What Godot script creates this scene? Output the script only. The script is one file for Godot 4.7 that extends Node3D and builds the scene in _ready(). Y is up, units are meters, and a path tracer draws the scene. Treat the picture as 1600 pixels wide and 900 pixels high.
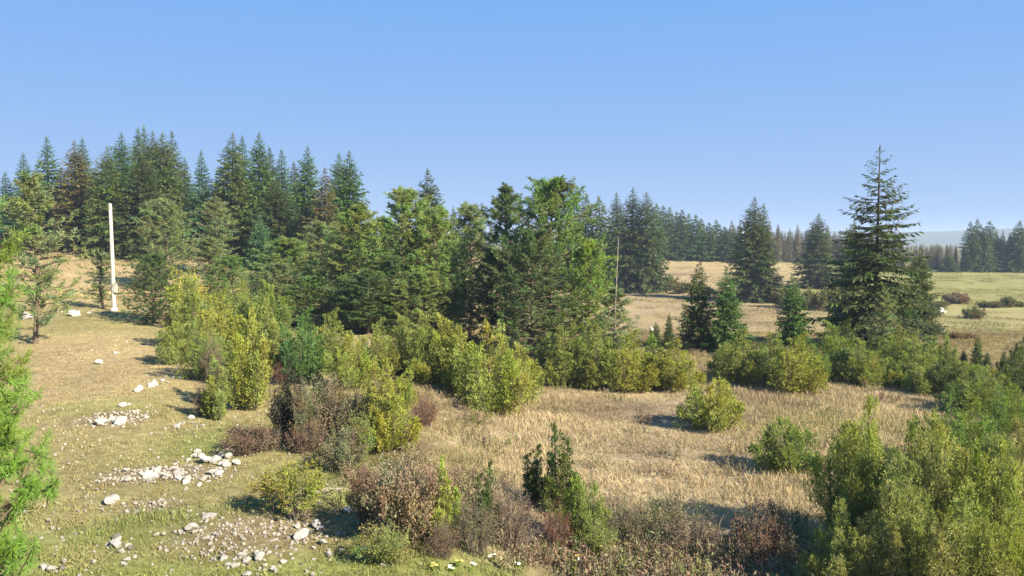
extends Node3D
# A dry upland meadow: a stony track beside a bank of junipers, pines and spruces, fields and woods behind. One unit is a metre, -z is away from the camera.

const EYE := 5.0                      # height of the camera above the track
const POLE_X := -25.58
const POLE_Z := -51.55
const POLE_H := 6.89
const THIN_X := 4.66
const THIN_Z := -36.50
const THIN_H := 6.03
const FAR_X := -5.19
const FAR_Z := -66.00
const FAR_H := 8.15
var rng := RandomNumberGenerator.new()
var wobble := FastNoiseLite.new()
var patchy := FastNoiseLite.new()
var M := {}                           # materials
var P := {}                           # meshes of the plants, by kind: [wood, crown, height, radius]
var used := {}                        # names taken so far


# ---------------------------------------------------------------- mesh collecting
class Mesher:
	var v := PackedVector3Array()
	var c := PackedColorArray()
	var ix := PackedInt32Array()

	func blade(p: Vector3, d: Vector3, s: Vector3, l: float, w: float, col: Color) -> void:
		var k := v.size()
		var m := p + d * (l * 0.45) + d.cross(s) * (w * 0.22)
		v.append(p)
		v.append(m + s * (w * 0.5))
		v.append(p + d * l)
		v.append(m - s * (w * 0.5))
		c.append(col)
		c.append(col)
		c.append(col)
		c.append(col)
		ix.append(k)
		ix.append(k + 1)
		ix.append(k + 2)
		ix.append(k)
		ix.append(k + 2)
		ix.append(k + 3)

	func tube(pts: PackedVector3Array, radii: PackedFloat32Array, sides: int, col: Color) -> void:
		var first := v.size()
		for i in pts.size():
			var d: Vector3 = (pts[mini(i + 1, pts.size() - 1)] - pts[maxi(i - 1, 0)]).normalized()
			var a := d.cross(Vector3(0.31, 0.2, 0.93) if absf(d.z) < 0.9 else Vector3(1, 0, 0)).normalized()
			var b := d.cross(a)
			for k in sides:
				var t := TAU * k / sides
				v.append(pts[i] + (a * cos(t) + b * sin(t)) * radii[i])
				c.append(col)
		for i in pts.size() - 1:
			for k in sides:
				var p := first + i * sides + k
				var q := first + i * sides + (k + 1) % sides
				for n in [p, q, p + sides, q, q + sides, p + sides]:
					ix.append(n)

	func mesh() -> ArrayMesh:
		var a := []
		a.resize(Mesh.ARRAY_MAX)
		a[Mesh.ARRAY_VERTEX] = v
		a[Mesh.ARRAY_COLOR] = c
		a[Mesh.ARRAY_INDEX] = ix
		var out := ArrayMesh.new()
		out.add_surface_from_arrays(Mesh.PRIMITIVE_TRIANGLES, a)
		return out


func rnd(a: float, b: float) -> float:
	return rng.randf_range(a, b)


func ball() -> Vector3:
	return Vector3(rng.randf_range(-1, 1), rng.randf_range(-1, 1), rng.randf_range(-1, 1))


func shade(base: Color, spread: float) -> Color:
	var k := 1.0 - rng.randf() * spread
	return Color(base.r * k, base.g * k, base.b * k)


# ---------------------------------------------------------------- the lie of the land
func ss(a: float, b: float, x: float) -> float:
	var t := clampf((x - a) / (b - a), 0.0, 1.0)
	return t * t * (3.0 - 2.0 * t)


func bank(d: float) -> float:          # x of the edge between the stony track and the lower meadow
	return -1.5 - 0.12 * (d - 12.0)


func ground(x: float, z: float) -> float:
	var d := -z
	var e := bank(d)
	var h := -0.9 * ss(e - 0.5, e + 3.0, x) * ss(120.0, 60.0, d)
	h -= 3.6 * ss(44.0, 84.0, d) * ss(-12.0, 6.0, x + 0.05 * (d - 40.0))
	h += 4.5 * exp(-pow((x + 48.0) / 28.0, 2.0) - pow((d - 105.0) / 40.0, 2.0))
	h += 4.7 * exp(-pow((x - 30.0) / 60.0, 2.0) - pow((d - 222.0) / 45.0, 2.0))
	h += 0.05 * sin(x * 0.9 + 1.3 * sin(d * 0.5)) + 0.04 * sin(d * 1.1 + x * 0.4)
	return h


# ---------------------------------------------------------------- naming
func numbered(called: String) -> String:
	var n: int = used.get(called, 0)
	used[called] = n + 1
	return called if n == 0 else "%s_%03d" % [called, n]


func tag(o: Node3D, label: String, category := "", group := "", kind := "") -> void:
	o.set_meta("label", label)
	if category:
		o.set_meta("category", category)
	if group:
		o.set_meta("group", group)
	if kind:
		o.set_meta("kind", kind)


func part(called: String, mesh: Mesh, mat: Material, parent: Node3D) -> MeshInstance3D:
	var o := MeshInstance3D.new()
	o.name = called
	o.mesh = mesh
	o.material_override = mat
	parent.add_child(o, true)
	return o


func lone(called: String, mesh: Mesh, mat: Material) -> MeshInstance3D:
	var o := MeshInstance3D.new()
	o.name = numbered(called)
	o.mesh = mesh
	o.material_override = mat
	add_child(o)
	return o


# a plant that stands at (x, z): height h, width w; wood and crown share the meshes of their kind
func plant(called: String, kind: String, x: float, z: float, h: float, w: float, look: String, label: String, category: String, group := "") -> void:
	var p = P[kind]
	var o := Node3D.new()
	o.name = numbered(called)
	add_child(o)
	o.position = Vector3(x, ground(x, z) - 0.04, z)
	o.rotation.y = fmod(absf(x * 12.9898 + z * 78.233), TAU)
	var s := Vector3(w / (2.0 * p[3]), h / p[2], w / (2.0 * p[3]))
	part("stem" if called.contains("bush") or called.contains("shrub") else "trunk", p[0], M[p[4]], o).scale = s
	part("crown" if called.contains("tree") else "foliage", p[1], M[look], o).scale = s
	tag(o, label, category, group)


# ---------------------------------------------------------------- materials
func noise_tex(freq: float, octaves: int, lo: Color, hi: Color, sd: int, size := 512) -> NoiseTexture2D:
	var n := FastNoiseLite.new()
	n.seed = sd
	n.noise_type = FastNoiseLite.TYPE_SIMPLEX_SMOOTH
	n.frequency = freq
	n.fractal_octaves = octaves
	var t := NoiseTexture2D.new()
	t.width = size
	t.height = size
	t.seamless = true
	t.noise = n
	var g := Gradient.new()
	g.set_color(0, lo)
	g.set_color(1, hi)
	t.color_ramp = g
	return t


func leafy(r: float, g: float, b: float, through := 0.82, rough := 0.55) -> StandardMaterial3D:
	var m := StandardMaterial3D.new()
	m.albedo_color = Color(r, g, b).linear_to_srgb()
	m.vertex_color_use_as_albedo = true
	m.roughness = rough
	m.metallic_specular = 0.35
	m.cull_mode = BaseMaterial3D.CULL_DISABLED
	if through > 0.0:
		m.backlight_enabled = true
		m.backlight = Color(through, through, through * 0.6).linear_to_srgb()
	return m


func barky(r: float, g: float, b: float, sd: int) -> StandardMaterial3D:
	var m := StandardMaterial3D.new()
	m.albedo_color = Color(r, g, b).linear_to_srgb()
	m.albedo_texture = noise_tex(0.03, 4, Color(0.45, 0.42, 0.4), Color(1, 1, 1), sd, 256)
	m.uv1_triplanar = true
	m.uv1_scale = Vector3(3, 0.8, 3)
	m.roughness = 0.95
	m.vertex_color_use_as_albedo = true
	return m


func materials() -> void:
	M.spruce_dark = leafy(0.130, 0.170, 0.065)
	M.spruce_green = leafy(0.135, 0.240, 0.070)
	M.spruce_blue = leafy(0.140, 0.265, 0.135)
	M.spruce_olive = leafy(0.175, 0.235, 0.072)
	M.spruce_brown = leafy(0.235, 0.210, 0.090)
	M.pine_olive = leafy(0.295, 0.385, 0.115)
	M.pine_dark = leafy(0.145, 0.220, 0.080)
	M.pine_green = leafy(0.220, 0.330, 0.095)
	M.pine_bright = leafy(0.300, 0.430, 0.080)
	M.pine_grey = leafy(0.285, 0.350, 0.155)
	M.near_pine = leafy(0.230, 0.370, 0.065, 0.7)
	M.juniper_yellow = leafy(0.460, 0.475, 0.110)
	M.juniper_green = leafy(0.290, 0.375, 0.090)
	M.juniper_fresh = leafy(0.170, 0.310, 0.095)
	M.juniper_olive = leafy(0.360, 0.405, 0.120)
	M.juniper_pale = leafy(0.430, 0.425, 0.140)
	M.juniper_dark = leafy(0.165, 0.210, 0.070)
	M.sapling_yellow = leafy(0.420, 0.500, 0.060, 0.7)
	M.sapling_green = leafy(0.362, 0.419, 0.069, 0.7)
	M.leaf_grey = leafy(0.300, 0.295, 0.160)
	M.leaf_brown = leafy(0.290, 0.195, 0.130)
	M.leaf_tan = leafy(0.360, 0.280, 0.190)
	M.leaf_red = leafy(0.360, 0.135, 0.090)
	M.leaf_field = leafy(0.209, 0.203, 0.069)
	M.leaf_black = leafy(0.028, 0.032, 0.020)
	M.grass = leafy(1, 1, 1, 0.5, 0.7)
	M.bark_spruce = barky(0.13, 0.105, 0.08, 3)
	M.bark_pine = barky(0.22, 0.18, 0.12, 4)
	M.bark_grey = barky(0.19, 0.16, 0.13, 5)
	M.petal_white = leafy(0.85, 0.85, 0.80, 0.3)
	M.petal_yellow = leafy(0.80, 0.62, 0.16, 0.3)
	var s := StandardMaterial3D.new()
	s.albedo_color = Color(0.74, 0.72, 0.68).linear_to_srgb()
	s.albedo_texture = noise_tex(0.02, 5, Color(0.66, 0.63, 0.58), Color(1, 1, 1), 8, 256)
	s.uv1_triplanar = true
	s.uv1_scale = Vector3(1.7, 1.7, 1.7)
	s.roughness = 0.9
	s.heightmap_enabled = true
	s.heightmap_texture = noise_tex(0.05, 4, Color(0, 0, 0), Color(1, 1, 1), 9, 256)
	s.heightmap_scale = 2.0
	M.limestone = s
	var d: StandardMaterial3D = s.duplicate()
	d.albedo_color = Color(0.32, 0.29, 0.25).linear_to_srgb()
	M.limestone_grey = d
	var w := StandardMaterial3D.new()
	w.albedo_color = Color(0.62, 0.60, 0.55).linear_to_srgb()
	w.albedo_texture = noise_tex(0.03, 5, Color(0.60, 0.56, 0.50), Color(1, 1, 1), 10, 256)
	w.uv1_triplanar = true
	w.uv1_scale = Vector3(2, 0.4, 2)
	w.roughness = 0.75
	M.pole_white = w
	var p: StandardMaterial3D = w.duplicate()
	p.albedo_color = Color(0.32, 0.29, 0.24).linear_to_srgb()
	M.pole_grey = p
	var g := StandardMaterial3D.new()
	g.vertex_color_use_as_albedo = true
	g.albedo_texture = noise_tex(0.012, 5, Color(0.72, 0.70, 0.66), Color(1, 1, 1), 11, 1024)
	g.uv1_triplanar = true
	g.uv1_world_triplanar = true
	g.uv1_scale = Vector3(0.22, 0.22, 0.22)
	g.roughness = 1.0
	g.metallic_specular = 0.1
	g.heightmap_enabled = true
	g.heightmap_texture = noise_tex(0.06, 4, Color(0, 0, 0), Color(1, 1, 1), 12, 512)
	g.heightmap_scale = 1.2
	M.soil = g
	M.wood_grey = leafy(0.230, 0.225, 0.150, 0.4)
	M.far_wood = leafy(0.090, 0.105, 0.095, 0.0, 1.0)


# ---------------------------------------------------------------- plants
# spruce: tiers of drooping branches that curve up at the tip, set with flat sprays of needles
func make_spruce(kind: String, sd: int, h: float, r: float, gap: float, dens: float, droop: float, power: float, spray := 1.0, skirt := 0.04) -> void:
	rng.seed = sd
	var wood := Mesher.new()
	var leaf := Mesher.new()
	var brown := Color(0.8, 0.75, 0.7)
	var lean := Vector3(rnd(-0.15, 0.15), 0, rnd(-0.15, 0.15))
	wood.tube(PackedVector3Array([Vector3(0, -0.3, 0), Vector3(0, h * 0.3, 0) + lean, Vector3(0, h * 0.7, 0) + lean * 0.5, Vector3(0, h, 0)]), PackedFloat32Array([h * 0.013, h * 0.009, h * 0.004, 0.008]), 7, brown)
	var y := h * skirt
	while y < h * 0.985:
		var t := y / h
		var reach := r * pow(1.0 - t, absf(power)) * lerpf(1.0, 0.55 if power > 0.0 else 0.95, ss(0.8, 1.0, t)) + 0.05
		var nb := 5 + int(rng.randf() * 2.5 + 1.5 * t)
		var a0 := rng.randf() * TAU
		var fine := spray * lerpf(1.1, 0.42, t * t) * lerpf(1.0, 0.6, ss(0.86, 0.98, t))
		for b in nb:
			var a := a0 + TAU * (b + rnd(-0.3, 0.3)) / nb
			var l := reach * (rnd(0.72, 1.1) if rng.randf() < 0.85 else rnd(0.4, 0.7))
			var out := Vector3(cos(a), 0, sin(a))
			var side := Vector3(-sin(a), 0, cos(a))
			var rise := lerpf(-0.22, 0.55, t * t) + rnd(-0.12, 0.12)
			var from := Vector3(0, y + rnd(-0.5, 0.5) * gap, 0) + lean * sin(PI * t)
			var sag := droop * (1.0 - t)
			var tone := Color(rnd(0.72, 1.0), rnd(0.78, 1.0), rnd(0.6, 1.0))
			if l > 0.5:
				wood.tube(PackedVector3Array([from, from + out * l * 0.5 + Vector3(0, rise * l * 0.5 - sag * l * 0.25 + 0.03 * l, 0), from + out * l * 0.92 + Vector3(0, rise * l * 0.92 - sag * l * 0.85 + 0.2 * l, 0)]), PackedFloat32Array([0.012 + l * 0.012, 0.008 + l * 0.006, 0.004]), 3, brown)
			var n := maxi(3 if power > 0.0 else 6, int(l * 7.5 * dens))
			for k in n:
				var s := 0.1 + 0.9 * (k + rng.randf()) / n
				var at := from + out * (l * s) + Vector3(0, rise * l * s - sag * l * s * s + 0.25 * l * s * s * s, 0)
				var hand := 1.0 if k % 2 == 0 else -1.0
				var tl := (0.34 * l * (1.0 - s) + 0.16 * lerpf(1.0, 0.35, ss(0.8, 0.97, t))) * rnd(0.6, 1.15)
				var td := (side * hand * lerpf(0.9, 0.35, s) + out * 0.75 + Vector3(0, rnd(-0.4, 0.1) + 0.45 * s * s, 0)).normalized()
				var steps := maxi(1, int(tl / (0.15 * fine)))
				for j in steps:
					var q := at + td * (tl * j / steps) + Vector3(0, -0.10 * tl * j * j / float(steps * steps), 0)
					var up := Vector3(rnd(-0.5, 0.5), 1, rnd(-0.5, 0.5))
					var wide := td.cross(up).normalized()
					var col := shade(tone, 0.35)
					leaf.blade(q, (td + ball() * 0.25).normalized(), wide, rnd(0.17, 0.27) * fine, rnd(0.06, 0.10) * fine, col)
					var hang := (td * 0.7 + Vector3(0, -rnd(0.2, 1.2) * (1.0 - t * t), 0) + ball() * 0.35).normalized()
					leaf.blade(q, hang, hang.cross(ball()).normalized(), rnd(0.2, 0.36) * fine, rnd(0.07, 0.11) * fine, shade(tone, 0.4))
		y += gap * (lerpf(1.0, 0.6, t) if power > 0.0 else lerpf(0.6, 1.15, t)) * rnd(0.8, 1.2)
	for k in 16:
		var yy := h * (1.0 - 0.05 * k / 16.0)
		leaf.blade(Vector3(0, yy - 0.1, 0), Vector3(rnd(-0.45, 0.45), 1, rnd(-0.45, 0.45)).normalized(), Vector3(rnd(-1, 1), 0, rnd(-1, 1)).normalized(), 0.13 * spray, 0.035 * spray, Color(0.9, 0.95, 0.8))
	P[kind] = [wood.mesh(), leaf.mesh(), h, r, "bark_spruce"]


# pine: limbs that turn up, each twig ending in a tuft of long needles
func make_pine(kind: String, sd: int, h: float, r: float, limbs: int, tufts: int, needles: int, low: float, needle := 0.2, thick := 0.042, open := 0.0) -> void:
	rng.seed = sd
	var wood := Mesher.new()
	var leaf := Mesher.new()
	var brown := Color(1, 0.95, 0.9)
	var lean := Vector3(rnd(-0.3, 0.3), 0, rnd(-0.3, 0.3))
	wood.tube(PackedVector3Array([Vector3(0, -0.3, 0), Vector3(0, h * 0.35, 0) + lean, Vector3(0, h * 0.7, 0) + lean * 0.6, Vector3(0, h * 0.98, 0)]), PackedFloat32Array([h * 0.014, h * 0.011, h * 0.006, 0.012]), 7, brown)
	for i in limbs:
		var t := low + (1.0 - low) * pow((i + 0.5) / limbs, 0.9) * 0.97
		var a := i * 2.399 + rnd(-0.4, 0.4)
		var full := pow(sin(PI * clampf(0.28 + 0.72 * (t - low) / (1.0 - low), 0, 1)), 0.75)
		var l := r * maxf(0.14, full) * rnd(0.62, 1.15)
		if rng.randf() < open:
			l *= 0.45
		var out := Vector3(cos(a), 0, sin(a))
		var rise := lerpf(0.05, 1.1, t * t) + rnd(-0.15, 0.2)
		var from := Vector3(0, t * h, 0) + lean * sin(PI * t) * 0.8
		var mid := from + out * l * 0.55 + Vector3(0, rise * l * 0.35, 0)
		var end := from + out * l + Vector3(0, rise * l * 0.75 + 0.12 * l, 0)
		wood.tube(PackedVector3Array([from, mid, end]), PackedFloat32Array([0.014 + l * 0.014, 0.01 + l * 0.007, 0.006]), 4, brown)
		var tone := Color(rnd(0.72, 1.0), rnd(0.8, 1.0), rnd(0.6, 1.0))
		for k in tufts:
			var s := 0.3 + 0.7 * (k + rng.randf()) / tufts
			var p := from.lerp(mid, s / 0.55) if s < 0.55 else mid.lerp(end, (s - 0.55) / 0.45)
			p += ball() * Vector3(0.3, 0.18, 0.3) * l * (1.15 - 0.7 * s)
			var axis := (out * 0.7 + Vector3(0, rnd(0.1, 1.0), 0) + ball() * 0.7).normalized()
			wood.tube(PackedVector3Array([p - axis * 0.28 - out * 0.1, p + axis * 0.1]), PackedFloat32Array([0.012, 0.005]), 3, brown)
			for n in needles:
				var d := (axis * rnd(0.1, 1.1) + ball()).normalized()
				var side := d.cross(ball()).normalized()
				leaf.blade(p + axis * rnd(-0.2, 0.16), d, side, needle * rnd(0.7, 1.2), thick, shade(tone, 0.4))
	for k in 5:
		var p := Vector3(rnd(-0.25, 0.25), h * rnd(0.93, 0.99), rnd(-0.25, 0.25))
		for n in needles * 2:
			var q := p + Vector3(rnd(-0.03, 0.03), rnd(-0.3, 0.25), rnd(-0.03, 0.03))
			var d := (Vector3(0, rnd(0.2, 1.0), 0) + ball() * 0.7).normalized()
			leaf.blade(q, d, d.cross(ball()).normalized(), needle * rnd(0.6, 1.0), thick, shade(Color(0.9, 1, 0.8), 0.35))
	P[kind] = [wood.mesh(), leaf.mesh(), h, r, "bark_pine"]


# juniper: a thicket of upright, flame-shaped plumes
func make_juniper(kind: String, sd: int, h: float, r: float, plumes: int, sprigs: int, length: float, width: float, spread := 1.0, lump := 0.3) -> void:
	rng.seed = sd
	var wood := Mesher.new()
	var leaf := Mesher.new()
	for i in plumes:
		var a := i * 2.399 + rnd(-0.5, 0.5)
		var f := sqrt((i + rng.randf() * 0.8) / plumes)
		var top := h * (1.0 - 0.62 * f * f * rnd(0.7, 1.15)) * rnd(0.8, 1.0)
		if i == 0:
			top = h
		var out := Vector3(cos(a), 0, sin(a))
		var foot := out * (f * r * 0.3)
		var tip := out * (f * r * rnd(0.75, 1.1) * spread) + Vector3(0, top, 0)
		var belly := foot.lerp(tip, 0.5) + out * (f * r * 0.22)
		wood.tube(PackedVector3Array([foot - Vector3(0, 0.12, 0), belly, tip.lerp(belly, 0.2)]), PackedFloat32Array([0.03, 0.018, 0.006]), 4, Color(0.9, 0.85, 0.8))
		var fat := r * rnd(0.26, 0.42)
		var tone := Color(rnd(0.72, 0.98), rnd(0.84, 1.0), rnd(0.55, 1.0))
		# side shoots on the plume, each a pointed brush of short sprigs
		var shoots := maxi(6, sprigs / 42)
		for k in shoots:
			var s := 1.0 - pow((k + rng.randf()) / shoots, 0.85) * 0.95
			var c := foot.lerp(belly, s * 2.0) if s < 0.5 else belly.lerp(tip, s * 2.0 - 1.0)
			var axis := ((tip - belly) if s > 0.5 else (belly - foot)).normalized()
			var b := k * 2.4 + rnd(-0.6, 0.6)
			var radial := (Vector3(cos(b), 0, sin(b)) - axis * axis.dot(Vector3(cos(b), 0, sin(b)))).normalized()
			var l := (fat * rnd(0.7, 1.5) * (minf(1.0, 0.5 + s * 1.4) * pow(1.03 - s, 0.5) + 0.12)) + length
			var way := (axis * rnd(0.45, 0.9) * (1.0 - 0.5 * lump) + radial * rnd(0.5, 1.0) + Vector3(0, 0.25, 0) + ball() * 0.5 * lump).normalized()
			var hue := shade(tone, 0.5)
			wood.tube(PackedVector3Array([c, c + way * l * 0.7]), PackedFloat32Array([0.008, 0.003]), 3, Color(0.9, 0.85, 0.8))
			for n in 42:
				var u := pow(rng.randf(), 0.8)
				var off := ball()
				off = off - way * way.dot(off)
				var q := c + way * (l * u) + off * (l * lerpf(0.32, 0.55, lump) * (1.15 - u))
				var d := (way * 0.9 + off * 0.75 + ball() * lerpf(0.3, 0.9, lump)).normalized()
				leaf.blade(q, d, d.cross(ball()).normalized(), length * rnd(0.7, 1.3), width * rnd(0.7, 1.2), shade(hue.lerp(Color(1, 1, 0.85), 0.3 * u), 0.25))
		for k in sprigs / 12:
			var q := tip - (tip - belly).normalized() * rnd(0.0, 0.35) * h * 0.3 + ball() * 0.03
			var d := (Vector3(0, 1, 0) + out * 0.2 + ball() * 0.35).normalized()
			leaf.blade(q, d, d.cross(ball()).normalized(), length * rnd(0.8, 1.4), width, shade(tone, 0.2))
	P[kind] = [wood.mesh(), leaf.mesh(), h, r, "bark_grey"]


# broadleaf shrub: forking stems, leaves in loose clumps
func make_shrub(kind: String, sd: int, h: float, r: float, stems: int, clumps: int, leaves: int, leaf_long: float, leaf_wide: float, upright := 0.6) -> void:
	rng.seed = sd
	var wood := Mesher.new()
	var leaf := Mesher.new()
	for i in stems:
		var a := i * 2.399 + rnd(-0.5, 0.5)
		var f := sqrt((i + rng.randf()) / stems)
		var out := Vector3(cos(a), 0, sin(a))
		var foot := out * f * r * 0.25
		var top := out * (f * r * rnd(0.7, 1.05)) + Vector3(0, h * rnd(0.6, 1.0) * (1.0 - 0.45 * f * f), 0)
		var knee := foot.lerp(top, 0.5) + ball() * 0.12 * r + Vector3(0, 0.1 * h * upright, 0)
		wood.tube(PackedVector3Array([foot - Vector3(0, 0.1, 0), knee, top]), PackedFloat32Array([0.018, 0.012, 0.004]), 4, Color(0.95, 0.9, 0.85))
		var tone := Color(rnd(0.7, 1.0), rnd(0.7, 1.0), rnd(0.65, 1.0))
		for k in clumps:
			var s := rnd(0.22, 1.0)
			var c := foot.lerp(knee, s * 2.0) if s < 0.5 else knee.lerp(top, s * 2.0 - 1.0)
			var way := (ball() + out * 0.5 + Vector3(0, 0.5 * upright, 0)).normalized()
			var reach := r * rnd(0.1, 0.36)
			wood.tube(PackedVector3Array([c, c + way * reach]), PackedFloat32Array([0.008, 0.003]), 3, Color(0.9, 0.85, 0.8))
			for n in leaves:
				var q := c + way * reach * rnd(0.3, 1.1) + ball() * 0.08 * r
				var d := (way + ball() * 0.9).normalized()
				leaf.blade(q, d, d.cross(ball()).normalized(), leaf_long * rnd(0.6, 1.2), leaf_wide * rnd(0.7, 1.2), shade(tone, 0.45))
	P[kind] = [wood.mesh(), leaf.mesh(), h, r, "bark_grey"]


# ---------------------------------------------------------------- stones
func make_stone(sd: int, detail: int) -> ArrayMesh:
	rng.seed = sd
	var cuts := []
	for i in 11:
		cuts.append([ball().normalized(), rnd(0.55, 0.95)])
	var m := Mesher.new()
	var sizes := Vector3(rnd(0.85, 1.25), rnd(0.6, 0.95), rnd(0.75, 1.1))
	var corner := func(d: Vector3) -> Vector3:
		var far := 1.05
		for c in cuts:
			var k: float = d.dot(c[0])
			if k > 0.01:
				far = minf(far, c[1] / k)
		far *= 1.0 + 0.09 * sin(d.x * 7.0 + sd) * sin(d.y * 6.0 + sd * 2.0) + 0.05 * sin(d.z * 15.0 + sd) * sin(d.x * 13.0)
		return d * far * sizes
	for f in 8:
		var a := Vector3(1 if f & 1 else -1, 0, 0)
		var b := Vector3(0, 1 if f & 2 else -1, 0)
		var c := Vector3(0, 0, 1 if f & 4 else -1)
		if (f & 1 == 0) != ((f & 2 == 0) != (f & 4 == 0)):
			var swap := b
			b = c
			c = swap
		for i in detail:
			for j in detail - i:
				var at := func(u: int, w: int) -> Vector3:
					return corner.call((a * (detail - u - w) + b * u + c * w).normalized())
				var k := m.v.size()
				m.v.append_array([at.call(i, j), at.call(i + 1, j), at.call(i, j + 1)])
				m.ix.append_array([k, k + 1, k + 2])
				if i + j < detail - 1:
					k = m.v.size()
					m.v.append_array([at.call(i + 1, j), at.call(i + 1, j + 1), at.call(i, j + 1)])
					m.ix.append_array([k, k + 1, k + 2])
	m.c.resize(m.v.size())
	m.c.fill(Color.WHITE)
	return m.mesh()


var stones := []


func stone(x: float, z: float, size: float, label: String, group := "", look := "limestone") -> void:
	var pick := int(absf(x * 71.0 + z * 37.0)) % stones.size()
	var o := lone("rock", stones[pick], M[look])
	o.position = Vector3(x, ground(x, z) + size * 0.24, z)
	o.rotation = Vector3(fmod(x * 5.1, 0.5), fmod(absf(x * 17.0 + z * 9.0), TAU), fmod(z * 3.3, 0.5))
	o.scale = Vector3(size, size * 0.8, size) * 0.5
	tag(o, label, "rock", group)


# ---------------------------------------------------------------- grass
# a tussock patch: blades that lean and bend, in a square of the given side
func make_patch(sd: int, side: float, blades: int, tall: float, wide: float, lean: float, seed_heads: float) -> ArrayMesh:
	rng.seed = sd
	var m := Mesher.new()
	for i in blades:
		var p := Vector3(rnd(-0.5, 0.5) * side, -0.02, rnd(-0.5, 0.5) * side)
		var l := tall * rnd(0.35, 1.0)
		var d := (Vector3(0, 1, 0) + ball() * lean).normalized()
		var bend := (d + ball() * lean * 0.9 + Vector3(0, -0.15, 0)).normalized()
		var s := d.cross(ball()).normalized()
		var w := wide * rnd(0.6, 1.2)
		var k := m.v.size()
		var tone := shade(Color(rnd(0.85, 1.0), rnd(0.85, 1.0), rnd(0.75, 1.0)), 0.3)
		m.v.append_array([p - s * w * 0.5, p + s * w * 0.5, p + d * l * 0.55 + s * w * 0.4, p + d * l * 0.55 - s * w * 0.4, p + d * l * 0.55 + bend * l * 0.45])
		for n in 5:
			m.c.append(tone)
		m.ix.append_array([k, k + 1, k + 2, k, k + 2, k + 3, k + 3, k + 2, k + 4])
		if rng.randf() < seed_heads:
			m.blade(p + d * l * 0.5, (d + bend).normalized(), s, l * 0.7, w * 1.9, Color(1, 0.95, 0.8))
	return m.mesh()


func scatter(called: String, mesh: Mesh, mat: Material, places: Array, tints: PackedColorArray, label: String) -> void:
	var mm := MultiMesh.new()
	mm.transform_format = MultiMesh.TRANSFORM_3D
	mm.use_colors = true
	mm.mesh = mesh
	mm.instance_count = places.size()
	for i in places.size():
		mm.set_instance_transform(i, places[i])
		mm.set_instance_color(i, tints[i])
	var o := MultiMeshInstance3D.new()
	o.name = numbered(called)
	o.multimesh = mm
	o.material_override = mat
	add_child(o)
	tag(o, label, called.replace("_", " ").split(" ")[-1], "", "stuff")


# ---------------------------------------------------------------- the colours of the ground
const STRAW := Color(0.375, 0.305, 0.200)
const TAN := Color(0.335, 0.272, 0.155)
const OLIVE := Color(0.262, 0.240, 0.110)
const GREEN := Color(0.165, 0.195, 0.055)
const BROWN := Color(0.165, 0.115, 0.075)
const EARTH := Color(0.230, 0.170, 0.120)
const GRAVEL := Color(0.400, 0.350, 0.280)
const HAY := Color(0.385, 0.305, 0.170)
const FIELD := Color(0.360, 0.285, 0.175)
const PASTURE := Color(0.275, 0.270, 0.110)
const SCRUB := Color(0.260, 0.215, 0.110)


func near_spot(x: float, d: float, sx: float, sd: float, rx: float, rd: float) -> float:
	return clampf(1.6 - 1.6 * sqrt(pow((x - sx) / rx, 2.0) + pow((d - sd) / rd, 2.0)), 0.0, 1.0)


# how much of each: [meadow, bank, green verge, brown weeds, stony]
func cover(x: float, d: float) -> Array:
	var n := wobble.get_noise_2d(x * 3.0, d * 3.0)
	var e := x - bank(d) + n * 1.1
	var meadow := ss(0.2, 1.8, e)
	var edge := clampf(1.0 - absf(e + 0.1) / (1.3 + 0.02 * d), 0.0, 1.0)
	var verge := near_spot(x, d, 0.0, 12.2, 3.2, 1.9) + 0.8 * near_spot(x, d, -3.6, 17.0, 1.3, 2.6) * (1.0 - meadow) + 0.8 * near_spot(x, d, -6.0, 13.5, 2.2, 1.2)
	var weeds := near_spot(x, d, 3.2, 13.6, 3.6, 2.8) + 0.9 * near_spot(x, d, -1.8, 16.0, 1.8, 2.4)
	var stony := maxf(near_spot(x, d, -7.3, 16.8, 1.9, 0.9), maxf(0.6 * near_spot(x, d, -4.3, 13.2, 2.2, 1.5), maxf(near_spot(x, d, -10.9, 21.8, 1.4, 1.3), near_spot(x, d, -6.6, 14.6, 0.7, 0.5))))
	return [meadow, edge, clampf(verge, 0, 1), clampf(weeds, 0, 1), clampf(stony + n * 0.5 * ceilf(stony), 0, 1)]


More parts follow.
